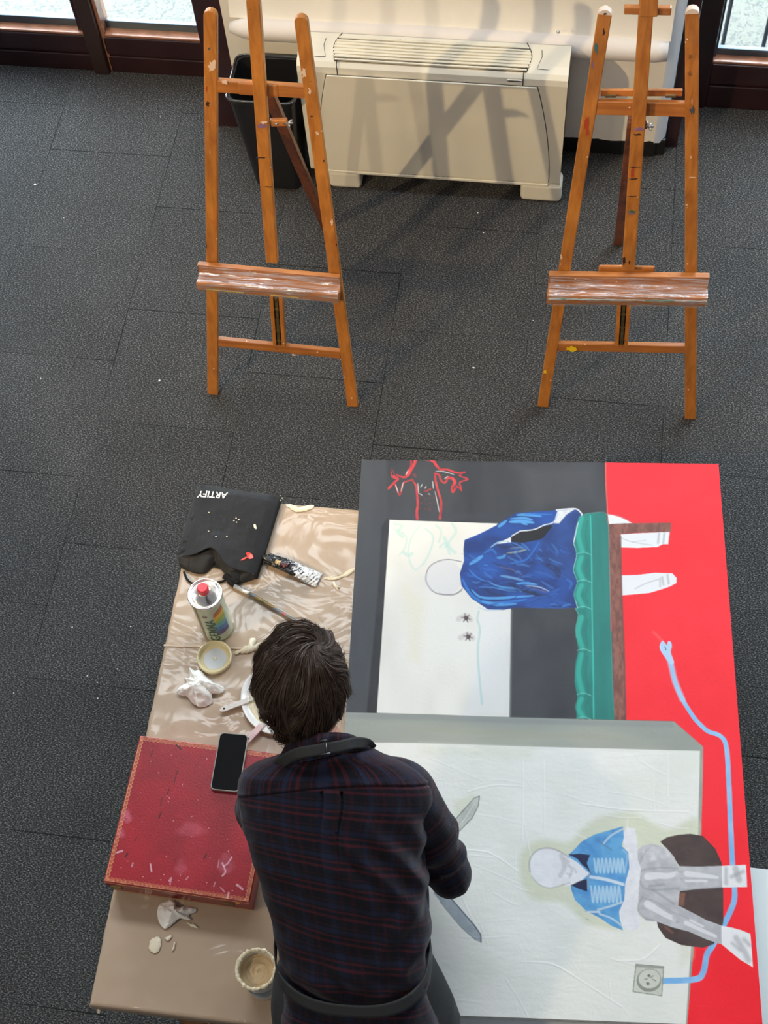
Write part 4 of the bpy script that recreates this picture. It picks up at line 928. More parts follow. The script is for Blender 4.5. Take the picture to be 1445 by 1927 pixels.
for pts, wd in (([(334, 1450), (330, 1463), (327, 1476)], .0018), ([(318, 1485), (314, 1496)], .0026), ([(305, 1500), (302, 1515)], .0016), ([(303, 1528), (299, 1540)], .003), ([(332, 1402), (340, 1410)], .004), ([(288, 1412), (284, 1422)], .002), ([(257, 1576), (253, 1583)], .002), ([(240, 1606), (236, 1612)], .004), ([(388, 1608), (384, 1616)], .003)):
    P.line([tocan(*p) for p in pts], wd, (50, 14, 18), rag=.4, soft=.0015)
for (x, y, rx, ry, al) in ((238, 1536, 8, 12, .5), (228, 1568, 6, 8, .4), (360, 1560, 26, 14, .18), (340, 1630, 10, 16, .2), (425, 1625, 14, 20, .25)):
    P.poly([tocan(x + rx * math.cos(k) * (1 + .3 * math.sin(3 * k)), y + ry * math.sin(k)) for k in np.linspace(0, 6.0, 14)], (190, 100, 120), alpha=al, soft=.01, var=.3, cell=14)
for pts, wd, al in (([(283, 1626), (285, 1640)], .003, .95), ([(418, 1624), (424, 1640), (418, 1648)], .0035, .8), ([(436, 1613), (428, 1625), (420, 1630)], .003, .8), ([(318, 1658), (322, 1652), (320, 1664)], .0025, .8), ([(446, 1665), (456, 1673)], .005, .85), ([(250, 1624), (248, 1630)], .003, .6), ([(220, 1604), (230, 1601)], .004, .8), ([(350, 1655), (354, 1650)], .002, .7), ([(415, 1670), (422, 1678)], .0022, .7), ([(430, 1680), (428, 1690)], .004, .8), ([(405, 1660), (402, 1668)], .002, .6), ([(412, 1618), (410, 1632)], .0018, .6)):
    P.line([tocan(*p) for p in pts], wd, (225, 185, 198), alpha=al * .8, rag=.55, soft=.0022)
for _ in range(45):
    x, y = g_.uniform(.01, W2 - .01), g_.uniform(.01, D2 - .01); P.line([(x, y), (x + g_.uniform(-.002, .002), y + g_.uniform(-.002, .002))], g_.uniform(.0006, .0016), (225, 190, 195), alpha=.7, smooth=False)
o = P.mesh('gilded_panel', painted('gilded_leather', .38, spec=.4, bump=.12, bscale=220, coat=.05), BX); o.location = (-W2 / 2, D2 / 2, H_ - .0006)
# front edge gold line, clasps
lb(-BW / 2 + .002, BW / 2 - .002, -BD / 2 - .0006, -BD / 2 + .001, H_ - .0052, H_ - .0040, 'gold_line', mat('gold_leaf', lin(190, 140, 90), .35, metal=.4))
lb(-BW / 2 + .004, BW / 2 - .004, -BD / 2 + .0052, -BD / 2 + .0064, .006, .0072, 'gold_line', bpy.data.materials['gold_leaf'])
for x in (-.155, .125): lb(x - .014, x + .014, -BD / 2 - .003, -BD / 2 + .001, .058, .074, 'clasp', m_brass, bevel=.001)
lb(.145, .156, -BD / 2 - .0012, -BD / 2 + .001, .082, .088, 'yellow_spot', mat('yellow_paint', lin(215, 175, 60), .4), bevel=.0005)

# ---- smartphone on the box
ZP = ZB + .009
p0, p1, p2 = bz(409, 1379, ZP), bz(463, 1382, ZP), bz(400, 1486, ZP)
PH = empty('smartphone', ((p1 + p2) / 2).to_tuple()[:2] + (ZB,), 'black smartphone lying screen up on the red box by the left shoulder', 'phone')
px_ = (p1 - p0).normalized(); PH.rotation_euler = (0, 0, math.atan2(px_.y, px_.x) - .035); pw, ph = .0745, .1505
def rrect(w_, h_, r_, z, n=8):
    out = []
    for cx, cy, a0 in ((w_ / 2 - r_, h_ / 2 - r_, 0), (-w_ / 2 + r_, h_ / 2 - r_, 90), (-w_ / 2 + r_, -h_ / 2 + r_, 180), (w_ / 2 - r_, -h_ / 2 + r_, 270)):
        for k in range(n + 1): a = math.radians(a0 + k * 90 / n); out.append(Vector((cx + r_ * math.cos(a), cy + r_ * math.sin(a), z)))
    return out
o = MB().plate(rrect(pw, ph, .012, .0092), (0, 0, 1), .008).build('case', mat('smoky_clear_case', lin(150, 145, 138), .3, coat=.5), None, bevel=.0014, seg=3); o.parent = PH
o = MB().plate(rrect(pw - .005, ph - .005, .010, .0096), (0, 0, 1), .004).build('screen', mat('black_glass', (.003, .003, .003), .05, spec=.5), None, bevel=.0004); o.parent = PH

# ---- paint pot
kc = bz(499, 1851, ZT); kc.z = ZT + .001
KP = empty('paint_pot', kc, 'white plastic tub of beige paste with a caked rim by the left hip', 'tub')
R0, R1, HP = .0395, .0455, .165
MB().lathe([(R0 - .003, 0), (R0, .003), (R0 + .004, HP - .035), (R1 - .002, HP - .030), (R1, HP - .012), (R1, HP), (R1 - .003, HP + .001), (R1 - .0045, HP - .006), (R1 - .005, HP - .045), (0, HP - .047)], kc, 72).build('tub_body', mat('white_tub_plastic', (.76, .75, .69), .35, bump=.1, bscale=60), KP, smooth=True)
def pst(u, v):
    a_ = u * 2 * math.pi; r_ = (R1 - .0045) * v; p = kc + Vector((r_ * math.cos(a_), r_ * math.sin(a_), 0))
    sw = noise.noise(Vector((v * 3 + u * 6.28 * .4, p.x * 60, p.y * 60)))
    p.z = kc.z + HP - .030 + .010 * v ** 4 + .003 * sw + .0015 * math.sin(v * 26 + u * 6.28 * 2) * v; return p
MB().grid(pst, 72, 40, closed_u=True).build('beige_paste', mat('beige_paste', lin(206, 180, 140), .4, var=.06, vscale=60), KP, smooth=True)
def crust(u, v):
    a_ = u * 2 * math.pi; th = v * 2 * math.pi; nn = .0035 * noise.noise(Vector((math.cos(a_) * 6, math.sin(a_) * 6, 1))) + .002 * noise.noise(Vector((math.cos(a_) * 20, math.sin(a_) * 20, v * 3)))
    r_ = R1 - .0015 + (.0042 + nn) * math.cos(th); return kc + Vector((r_ * math.cos(a_), r_ * math.sin(a_), HP + .001 + (.0032 + nn * .6) * math.sin(th)))
MB().grid(crust, 160, 10, closed_u=True).build('caked_rim', mat('caked_paint', lin(226, 212, 180), .55, bump=.4, bscale=200), KP, smooth=True)
def onpot(th, z, dr=.0008): r_ = R0 + .004 * z / (HP - .035) + dr; return kc + Vector((r_ * math.cos(th), r_ * math.sin(th), z))
MB().grid(lambda u, v: onpot(math.radians(-150 + 190 * u), .055 + .052 * v + .004 * math.sin(u * 9)), 40, 8).build('label_band', mat('faded_blue_label', lin(165, 182, 188), .5, var=.15, vscale=60), KP, smooth=True)

# ================================================================ THE BIG PAINTING
ZC = .80
ct, cr_ = bz(680.5, 865, ZC), bz(1352.5, 873, ZC); cu = (cr_ - ct).normalized(); cv = Vector((cu.y, -cu.x, 0)); CWD, CLN = 1.0, 1.5
CV = empty('large_painting', ct, 'large unfinished canvas with figures in blue, teal couch and red field, lying on the table', 'painting')
CV.rotation_euler = (0, 0, math.atan2(cu.y, cu.x))
cm = (cr_ - ct).length / CWD
def K(px, py): d = bz(px, py, ZC) - ct; return (d.dot(cu), d.dot(cv))
def KK(l): return [K(*p) for p in l]
A = Paint(CWD, CLN, .00155, (68, 70, 75))
S = .00078    # metres per photo pixel is about .0015; stroke widths below are in pixels
px = .00149
def pl(pts, col, colb=None, **k): A.poly(KK(pts), col, colb, **k)
def st(pts, w_, col, colb=None, **k):
    w_ = tuple(x * px for x in w_) if hasattr(w_, '__len__') else w_ * px
    A.line(KK(pts), w_, col, colb, **k)
# dark ground with brushed variation and a painted glare patch
pl([(650, 850), (1145, 850), (1145, 1370), (620, 1370)], (46, 48, 52), (58, 60, 63), var=.1, seed=3, cell=50, ax=1, ay=2)
pl([(650, 850), (728, 860), (728, 975), (722, 1100), (700, 1345), (630, 1345), (660, 1100)], (55, 58, 62), (62, 65, 69), seed=4, cell=40, ay=3, soft=.012)
pl([(728, 975), (733, 979), (709, 1342), (690, 1342), (712, 1100), (718, 990)], (36, 37, 40), (44, 45, 48), seed=5, cell=30, soft=.006)
st([(722, 970), (960, 972), (1080, 965)], 14, (56, 58, 66), soft=.012, alpha=.6)
pl([(980, 880), (1120, 875), (1130, 950), (1000, 955)], (76, 76, 78), soft=.05, alpha=.5)  # soft lighter patch paints glare into the upper right of the dark ground
# white panel
pl([(733, 978.5), (930, 985), (961, 986), (961, 1148), (958, 1349.5), (709, 1341.5)], (222, 220, 212), (232, 231, 225), seed=6, cell=60, ay=2)
pl([(905, 1150), (958, 1150), (956, 1345), (880, 1345)], (228, 229, 230), soft=.02, alpha=.6)
pl([(760, 1100), (800, 1130), (790, 1250), (770, 1240)], (226, 220, 196), soft=.03, alpha=.5)
# charcoal head
pl([(836 + 34 * math.cos(a), 1087 + 33 * math.sin(a)) for a in np.linspace(0, 2 * math.pi, 24)[:-1]], (218, 217, 217), alpha=.9, soft=.003)
st([(868, 1057), (845, 1053), (825, 1056), (808, 1067), (801, 1086), (806, 1103), (820, 1116), (838, 1119), (858, 1117), (870, 1108)], 2.2, (150, 148, 155), rag=.35, soft=.0018)
st([(803, 1080), (802, 1095), (812, 1112)], 3.5, (190, 190, 198), alpha=.6, soft=.003)
st([(825, 1117), (850, 1120), (868, 1112)], 3, (140, 138, 142), alpha=.6, rag=.4, soft=.002)
# faint turquoise underdrawing
TQ = (178, 214, 206)
for p, w_ in (([(742, 986), (756, 990), (748, 1002), (758, 1010)], 6), ([(790, 988), (775, 1010), (768, 1035), (772, 1060), (782, 1072), (795, 1062)], 3), ([(850, 985), (858, 1000), (848, 1015), (838, 1030)], 5), ([(836, 1012), (846, 1030), (856, 1040)], 7), ([(828, 1030), (838, 1022), (846, 1042)], 5), ([(800, 995), (815, 1010), (808, 1040), (796, 1062)], 4), ([(760, 1040), (768, 1045), (775, 1042)], 7), ([(755, 1002), (765, 1012), (762, 1030), (752, 1044)], 3), ([(742, 996), (760, 1004)], 4), ([(820, 988), (830, 1000), (826, 1020)], 4)):
    st(p, w_, TQ, alpha=.55, rag=.45, soft=.003)
st([(901, 1150), (898, 1165), (903, 1185), (899, 1220), (900, 1250), (903, 1285), (907, 1325)], 3.4, (170, 208, 202), alpha=.7, rag=.4, soft=.003)
for cx, cy in ((877, 1163), (881, 1198)):
    for a in (0.3, 1.2, 2.2, 3.3, 4.4, 5.5): st([(cx, cy), (cx + 9 * math.cos(a), cy + 9 * math.sin(a))], (5, 1.5), (96, 84, 84), alpha=.9, rag=.25, smooth=False, soft=.0025)
    st([(cx - 14, cy + 2), (cx, cy - 4), (cx + 8, cy + 3)], 10, (170, 160, 160), alpha=.4, soft=.006)
    pl([(cx - 4, cy - 4), (cx + 5, cy - 2), (cx + 2, cy + 5), (cx - 3, cy + 3)], (80, 70, 72), soft=.002)
# red field
pl([(1139.5, 860), (1365, 860), (1445, 1960), (1280, 1960), (1305, 1780), (1323, 1405), (1268, 1357), (1178, 1355), (1150, 1180), (1143, 980)], (232, 24, 38), (238, 32, 46), seed=9, cell=80, soft=.0012)
st([(1139.5, 868), (1140, 905), (1143.5, 970)], 2.2, (245, 110, 95), alpha=.6)
st([(1230, 1190), (1245, 1205)], 5, (240, 110, 110), alpha=.35, soft=.005)
# red lizard-like outline on the dark ground
def zr(l): return [(720 + x / 8.03, 855 + y / 8.03) for x, y in l]
RDL = (206, 58, 62)
for p, w_, al in (([(500, 70), (470, 160), (420, 250), (370, 330), (300, 345), (215, 310)], (6, 3.4), .95), ([(425, 90), (430, 170), (400, 230), (350, 310)], 2.6, .9), ([(160, 330), (230, 370), (180, 420), (90, 515)], 4, .9), ([(130, 260), (140, 340), (200, 370)], 1.6, .8), ([(140, 220), (175, 300), (190, 360)], 1.3, .5), ([(190, 450), (240, 600), (270, 590), (300, 470), (330, 420), (430, 390)], 2.6, .85), ([(440, 380), (500, 470), (520, 600), (530, 760), (515, 880), (525, 975)], (3, 5), .85), ([(500, 340), (460, 300), (510, 310)], 2, .4), ([(660, 75), (760, 100), (820, 180), (880, 230), (980, 230), (1110, 275), (1240, 268)], (6, 2.8), .92), ([(1240, 268), (1160, 310), (1200, 340), (1290, 375), (1170, 420), (1175, 480), (1190, 545)], 2.6, .8), ([(1190, 545), (1150, 500), (1120, 490), (1060, 570), (1050, 500), (1090, 430), (1060, 370), (990, 350)], (3, 6), .9), ([(990, 350), (940, 430), (880, 390), (850, 310), (790, 290)], 4, .75), ([(790, 290), (800, 400), (840, 560), (880, 700), (880, 830), (865, 970)], (3.5, 4.5), .85), ([(640, 560), (680, 545), (720, 525)], 3, .8)):
    st(zr(p), w_, RDL, (170, 40, 46), alpha=al, rag=.15, soft=.0018)
for p in ([(800, 255), (900, 258), (1000, 280), (1080, 305)], [(350, 310), (385, 240)], [(310, 425), (280, 560)], [(195, 460), (235, 580)], [(530, 430), (545, 600)], [(570, 500), (600, 450)], [(635, 520), (660, 480)], [(555, 590), (600, 620)], [(690, 590), (715, 610)], [(755, 400), (765, 520)], [(930, 375), (985, 330)], [(790, 560), (830, 740), (855, 870)]):
    st(zr(p), 1.7, (205, 205, 205), alpha=.75, soft=.0014, taper=True)
for i in range(26): x, y = rng.uniform(560, 820), rng.uniform(600, 850); st(zr([(x, y), (x + 14, y + 12)]), 1.6, (120, 52, 60), alpha=.5, smooth=False, soft=.002)
# blue shirt
BL = [(874, 1015), (903.5, 1003.5), (934, 987), (972, 965), (1038, 961), (1061, 957.6), (1082, 957.6), (1095, 970.6), (1085, 999), (1080.5, 1022), (1086, 1046), (1080.5, 1072), (1088, 1095), (1082, 1119), (1087, 1143.5), (1052, 1145), (972, 1143.5), (946, 1148), (918, 1147), (887, 1126), (868, 1102), (865, 1079), (873, 1055), (872, 1034)]
pl(BL, (28, 74, 150), (20, 50, 112), seed=12, cell=26, ax=2)
def zb(l): return [(840 + x / 4.25, 940 + y / 4.25) for x, y in l]
pl([(1082, 957.6), (1095, 970.6), (1085, 999), (1080, 1022), (1084, 1044), (1080, 1072), (1087, 1095), (1040, 1085), (1010, 1050), (1020, 1015), (1040, 990)], (34, 66, 128), (26, 52, 108), alpha=.8, soft=.01, seed=15, cell=30)
pl(zb([(520, 293), (590, 252), (700, 240), (830, 200), (850, 212), (780, 300), (750, 320), (620, 345), (520, 340)]), (22, 22, 24), soft=.0014)
pl(zb([(400, 355), (515, 300), (515, 343), (470, 348)]), (225, 225, 220), soft=.0014)
pl(zb([(860, 190), (890, 90), (1000, 78), (1030, 74), (960, 120), (900, 190)]), (200, 205, 210), (225, 226, 226), soft=.003, seed=2, cell=6)
for p, w_ in (([(880, 85), (940, 78), (1030, 74), (1070, 100), (1083, 135), (1050, 200), (1040, 250), (1022, 345), (1045, 440), (1022, 560), (1055, 660), (1032, 760), (1050, 862)], 2.6), ([(590, 252), (700, 240), (780, 205), (850, 185), (900, 130)], 2), ([(145, 320), (270, 268), (400, 202)], 1.4), ([(520, 293), (590, 252)], 2)):
    st(zb(p), w_, (222, 226, 230), alpha=.95, soft=.0013)
LB = (84, 156, 216); LB2 = (44, 112, 190)
for p, w_, c, al in (([(415, 220), (440, 200), (480, 170)], 6, LB, .8), ([(500, 180), (600, 175), (700, 185)], 7, LB, .9), ([(510, 155), (620, 150), (690, 165)], 5, LB, .85), ([(560, 125), (640, 122), (760, 135)], 6, LB, .75), ([(620, 115), (720, 118), (850, 120)], 4, LB2, .7), ([(600, 190), (650, 200)], 4, LB, .8), ([(185, 520), (240, 485), (290, 450)], 7, LB, .85), ([(350, 385), (420, 340), (490, 335)], 3, (150, 195, 225), .7), ([(395, 470), (450, 460), (470, 440)], 6, LB, .6),
    ([(130, 640), (180, 740), (260, 810), (380, 830), (520, 820), (640, 800)], 7, LB2, .85), ([(200, 720), (270, 780), (400, 790), (560, 780), (700, 770)], 5, LB, .8), ([(280, 815), (400, 840), (560, 835)], 6, LB, .8), ([(180, 560), (240, 620), (320, 660)], 4, LB2, .8), ([(350, 670), (440, 700), (560, 715), (600, 740)], 4, LB, .65), ([(350, 700), (450, 720), (560, 740)], 3, LB, .5), ([(430, 610), (520, 625), (620, 650)], 5, (110, 160, 205), .7), ([(560, 675), (640, 670), (720, 680)], 5, LB, .9), ([(640, 690), (740, 700), (820, 735)], 2.5, (190, 200, 205), .7), ([(480, 430), (560, 420), (640, 400)], 4, (150, 165, 140), .7), ([(500, 395), (560, 385), (620, 390)], 3, (120, 135, 120), .6), ([(510, 510), (560, 505), (650, 470), (740, 340)], 4, LB2, .6), ([(960, 640), (1000, 670), (980, 720)], 5, LB2, .5), ([(700, 580), (800, 600), (860, 640)], 6, (40, 90, 165), .5), ([(300, 430), (360, 400), (400, 440)], 5, LB2, .6), ([(870, 170), (890, 100)], 3, (190, 205, 220), .8), ([(250, 860), (330, 885), (450, 880)], 2, (150, 190, 220), .6)):
    st(zb(p), w_, c, alpha=al, rag=.22, soft=.002, taper=True, h=.0004)
for p, w_ in (([(430, 640), (500, 665), (580, 720), (700, 750), (760, 780)], 6), ([(400, 360), (480, 380), (600, 350)], 8), ([(600, 720), (720, 760), (840, 770)], 7), ([(540, 520), (620, 520), (700, 500)], 4), ([(470, 430), (560, 440), (630, 420)], 4), ([(360, 500), (460, 540), (560, 590)], 5), ([(800, 520), (880, 560), (900, 620)], 12), ([(300, 700), (360, 750), (480, 770)], 4)):
    st(zb(p), w_, (20, 28, 52), alpha=.6, rag=.2, soft=.004, taper=True)
for p, w_ in (([(430, 540), (520, 560), (600, 600)], 3), ([(640, 700), (720, 720), (800, 740)], 2.5)): st(zb(p), w_, (96, 92, 130), alpha=.6, rag=.3, soft=.002)
# loose dry-brush marks that follow the cloth
g_ = np.random.default_rng(5)
for i in range(150):
    x, y = g_.uniform(130, 1010), g_.uniform(330, 860)
    if x < 420 and y < 430: continue
    a = .35 + .5 * (y - 560) / 300 * -1 + g_.uniform(-.35, .35); L_ = g_.uniform(30, 120)
    if x + L_ > 1000 or (x < 260 and y > 720): continue
    st(zb([(x, y), (x + L_ * .5 * math.cos(a), y + L_ * .5 * math.sin(a) + g_.uniform(-8, 8)), (x + L_ * math.cos(a), y + L_ * math.sin(a))]), g_.uniform(1.5, 5), [(40, 96, 176), (26, 62, 132), (70, 130, 196), (22, 44, 92), (36, 84, 160)][i % 5], alpha=g_.uniform(.3, .65), rag=.35, soft=.003, taper=True, h=.0002)
# teal couch
TE = [(1091, 975), (1098, 968), (1108, 966), (1128, 964), (1140, 967), (1144.5, 987), (1149, 1174), (1156, 1354), (1084.4, 1352), (1085, 1330), (1086, 1310), (1081, 1282), (1083, 1245), (1088, 1224), (1085, 1200), (1084, 1180), (1088, 1157), (1083, 1146), (1087, 1143), (1080, 1119), (1086, 1095), (1079, 1072), (1085, 1046), (1080, 1022), (1085, 1000)]
pl(TE, (30, 130, 118), (24, 112, 104), seed=18, cell=14, ay=4)
pl([(1110, 966), (1140, 967), (1144.5, 987), (1149, 1174), (1156, 1354), (1117, 1354), (1114, 1200), (1112, 1050)], (26, 112, 104), (32, 120, 110), seed=19, cell=10, ay=8)
for y0_, y1_ in ((972, 1040), (1046, 1092), (1098, 1142), (1158, 1222), (1228, 1305), (1312, 1350)):
    ym = (y0_ + y1_) / 2; st([(1094, y0_ + 3), (1088, ym), (1096, y1_ - 2)], (9, 9), (52, 172, 152), alpha=.7, soft=.006); st([(1106, y0_ + 8), (1102, ym), (1106, y1_ - 6)], 3, (24, 100, 96), alpha=.5, soft=.003)
    st([(1086, y1_ + 2), (1098, y1_ - 1), (1112, y1_ + 4)], 1.8, (110, 190, 176), alpha=.6)
st([(1111, 970), (1113, 1050), (1114, 1150), (1116, 1250), (1117, 1352)], 2.6, (60, 178, 160), alpha=.9)
st(TE[14:24], 1.6, (90, 170, 160), alpha=.6); st([(1091, 975), (1098, 968), (1128, 964), (1140, 967), (1145, 990), (1149, 1174), (1154, 1340)], 1.4, (90, 140, 130), alpha=.7)
# brown couch leg, white legs
WL = (238, 238, 240)
pl([(1143.6, 967.5), (1155, 970), (1168, 974), (1189.5, 984), (1146, 987)], WL); st([(1143, 968), (1160, 970), (1180, 978)], 1.4, (150, 130, 130), alpha=.7)
pl([(1166, 1006), (1200, 1003.5), (1260, 1001), (1258.5, 1012), (1257, 1024), (1247, 1024), (1236.7, 1029.4), (1200, 1031), (1166, 1030)], WL)
pl([(1168, 1083), (1200, 1082), (1232.7, 1078), (1265, 1079), (1273, 1087.5), (1272.6, 1097), (1262, 1103), (1249, 1107.7), (1222, 1115.8), (1170, 1120.5)], WL)
for p, w_ in (([(1168, 1012), (1190, 1020), (1228, 1026)], 1.6), ([(1190, 1020), (1215, 1017)], 1.2), ([(1240, 1004), (1238, 1022)], 4), ([(1250, 1004), (1248, 1022)], 4), ([(1195, 1108), (1215, 1098), (1240, 1090)], 2), ([(1246, 1086), (1248, 1100)], 4), ([(1256, 1082), (1258, 1098)], 4), ([(1242, 1088), (1242, 1104)], 3)): st(p, w_, (170, 170, 174), alpha=.6, rag=.3, soft=.003)
pl([(1146, 986), (1180, 984.5), (1262, 983.5), (1262, 1000.6), (1200, 1002), (1168, 1005), (1169, 1060), (1170.6, 1120), (1176, 1250), (1178, 1355), (1156, 1355), (1152, 1200), (1149, 1120), (1147, 1050)], (138, 88, 74), (108, 62, 54), seed=22, cell=4, ay=2.5)
st([(1168, 1010), (1170, 1120), (1175, 1250), (1177, 1352)], 3, (96, 60, 56), alpha=.6, soft=.003); st([(1262, 984), (1262, 1000), (1170, 1004)], 1.4, (110, 72, 66), alpha=.7, smooth=False)
# grey-green band and the plastered white field
pl([(630, 1340), (709, 1342), (960, 1350), (1178, 1355.5), (1268, 1357.5), (1323, 1405), (1322, 1480), (1319, 1570), (1312, 1700), (1305, 1785), (1290, 1960), (600, 1960)], (148, 152, 144), (164, 166, 154), seed=25, cell=40, ax=5)
st([(640, 1347), (800, 1350), (960, 1356), (1178, 1362), (1262, 1364)], 10, (128, 134, 134), alpha=.5, soft=.008)
for p in ([(760, 1370), (900, 1378), (1010, 1376)], [(900, 1390), (1050, 1384), (1180, 1390)]): st(p, 8, (158, 158, 134), alpha=.45, rag=.3, soft=.01, taper=True)
pl([(600, 1396), (700, 1397.5), (780, 1398), (1000, 1405), (1317, 1413), (1315, 1500), (1313, 1572), (1306, 1700), (1299, 1800), (1288, 1960), (580, 1960)], (236, 236, 230), (228, 230, 222), seed=27, cell=60, soft=.0018)
pl([(790, 1400), (1000, 1408), (1000, 1430), (790, 1420)], (222, 224, 206), soft=.02, alpha=.5)
# pale yellow-green halo round the small figure
pl([(978, 1640), (985, 1600), (1020, 1580), (1070, 1585), (1095, 1560), (1130, 1538), (1190, 1530), (1230, 1550), (1260, 1560), (1309, 1540), (1309, 1580), (1250, 1600), (1190, 1640), (1180, 1740), (1110, 1740), (1060, 1700), (1000, 1690)], (208, 211, 184), soft=.016, alpha=.8, smooth=True)
pl([(855, 1510), (890, 1495), (905, 1500), (890, 1540), (855, 1565)], (212, 214, 190), soft=.015, alpha=.6)
pl([(1270, 1620), (1300, 1590), (1302, 1800), (1280, 1820)], (214, 214, 190), soft=.02, alpha=.4)
# white ground: thick knife ridges (relief, not shade)
H0, W0 = A.ny, A.nx
relief = (vnoise(H0, W0, 34, 31, 5, 1.3, 1) - .5) * .0009 + (vnoise(H0, W0, 9, 33, 3, 2.2, .8) - .5) * .0004
mx = np.zeros((H0, W0)); B_ = Paint.__new__(Paint); B_.__dict__.update(A.__dict__); B_.c = np.zeros((H0, W0, 3)); B_.z = np.zeros((H0, W0))
B_.poly(KK([(600, 1400), (700, 1401), (1000, 1409), (1312, 1417), (1309, 1500), (1307, 1572), (1300, 1700), (1293, 1800), (1283, 1960), (580, 1960)]), (255, 255, 255), soft=.004)
mask = B_.c[..., 0]; A.z += relief * mask
g_ = np.random.default_rng(21)
for i in range(70):
    x, y = g_.uniform(800, 1290), g_.uniform(1420, 1910); a = g_.uniform(-.25, .5) + (1.2 if g_.random() < .25 else 0); L_ = g_.uniform(20, 120); b_ = g_.uniform(-20, 20)
    if 985 < x < 1290 and 1555 < y < 1790: continue
    L_ = min(L_, 1295 - x)
    st([(x, y), (x + L_ / 2 * math.cos(a) + b_ * .4, y + L_ / 2 * math.sin(a) + b_ * .3), (x + L_ * math.cos(a), y + L_ * math.sin(a))], g_.uniform(1.2, 3), (232, 233, 230), alpha=.5, rag=.35, soft=.0016, h=g_.uniform(.0002, .0006))
for p in ([(983, 1432), (984, 1480), (982, 1580)], [(880, 1490), (930, 1478), (982, 1480)], [(1023, 1430), (1024, 1570)], [(870, 1600), (920, 1605), (975, 1640)], [(980, 1810), (1040, 1815), (1100, 1850), (1170, 1895)], [(1240, 1780), (1210, 1805), (1160, 1808)], [(1090, 1512), (1180, 1524), (1295, 1528)], [(1256, 1418), (1257, 1500)]): st(p, 2, (236, 237, 233), alpha=.7, soft=.0014, h=.0006)
# knives
pl([(849, 1551), (870, 1524), (895, 1500), (902, 1497.5), (903, 1505), (898, 1522), (888, 1540), (854.5, 1574), (835, 1592), (828, 1575)], (176, 180, 172), (196, 199, 190), seed=5, cell=10); st([(835, 1592), (854.5, 1574), (888, 1540), (900, 1516), (902, 1498), (892, 1502), (849, 1551)], 1.4, (92, 98, 100), alpha=.9, smooth=False)
st([(842, 1578), (868, 1550), (893, 1512)], 1.5, (220, 222, 214), alpha=.7)
pl([(815, 1680), (828, 1696), (867, 1744), (895, 1769.5), (905, 1774), (904.5, 1760), (893, 1742), (849, 1691), (835, 1672)], (150, 160, 168), (164, 172, 178), seed=6, cell=12); st([(849, 1691), (893, 1742), (904.5, 1759), (905, 1773)], 2.4, (90, 104, 120), alpha=.9, smooth=False); st([(828, 1697), (867, 1744), (895, 1769)], 1.4, (110, 120, 126), alpha=.8)
st([(690, 1402), (696, 1408), (702, 1412)], 7, (180, 188, 206), alpha=.8, soft=.004)
# blue flex
CB = (150, 196, 232)
st([(1253, 1222), (1262, 1248), (1270, 1282), (1284, 1316), (1304, 1348), (1314, 1360), (1332, 1376), (1355, 1385), (1366.5, 1405), (1371, 1468), (1374.6, 1551), (1378.5, 1632), (1382, 1670), (1380, 1700), (1361, 1742), (1341, 1779), (1330, 1797), (1323, 1830), (1307, 1843), (1247, 1846)], (7, 9), CB, (120, 176, 226), seed=8, cell=24, soft=.0014)
st([(1253, 1222), (1262, 1248), (1270, 1282), (1284, 1316)], 10, (176, 208, 236), alpha=.5, soft=.005)
pl([(1242, 1212), (1247, 1206), (1252, 1211), (1255, 1214), (1257, 1207), (1262, 1208), (1264, 1216), (1262, 1228), (1268, 1246), (1262, 1250), (1252, 1238), (1242, 1222)], (178, 208, 236), smooth=True); st([(1251, 1217), (1253, 1223)], 1.6, (60, 80, 110))
# dark seat
pl([(1242, 1584), (1255, 1575.5), (1275, 1571), (1299, 1569), (1322.5, 1573), (1346, 1597), (1358, 1624), (1361, 1680), (1361, 1735), (1357, 1752), (1342.7, 1777), (1322.5, 1783.6), (1282, 1778.6), (1252, 1765), (1238, 1745), (1235, 1730), (1275, 1700), (1278, 1630), (1262, 1605)], (64, 50, 48), (76, 60, 56), seed=29, cell=14)
pl([(1279, 1680), (1290, 1680), (1286, 1705), (1275, 1703)], (130, 86, 66), alpha=.8, soft=.003); st([(1252, 1745), (1265, 1755)], 4, (120, 80, 66), alpha=.7)
# grey trousers (radiograph bones), feet
GT = (196, 196, 198); GT2 = (176, 176, 180)
pl([(1200, 1600), (1208, 1592), (1225, 1588), (1252, 1595), (1268, 1612), (1276, 1630), (1310, 1631), (1360, 1629.5), (1361, 1669.5), (1310, 1673), (1279, 1677), (1276, 1704), (1300, 1716), (1330, 1732), (1358, 1742), (1361, 1778), (1330, 1768), (1296, 1753), (1265, 1745), (1238, 1735), (1215, 1732), (1200, 1714), (1202, 1676), (1198, 1640)], GT, GT2, seed=31, cell=12)
pl([(1210, 1592), (1225, 1588), (1252, 1595), (1266, 1612), (1230, 1620), (1210, 1625)], (214, 214, 216), (190, 190, 194), seed=3, cell=8, soft=.006)
def xb(l): return [(960 + x / 2.979, 1500 + y / 2.979) for x, y in l]
for p, w_ in (([(770, 445), (830, 440), (880, 442), (930, 430)], (12, 8)), ([(990, 430), (1080, 440), (1160, 450)], (10, 5)), ([(985, 470), (1100, 470)], 3.5), ([(770, 600), (820, 630), (880, 665), (920, 680)], (12, 7)), ([(985, 705), (1060, 740), (1150, 780)], (7, 5)), ([(1010, 690), (1080, 725)], 3)): st(xb(p), w_, (226, 226, 228), alpha=.9, rag=.12, soft=.003)
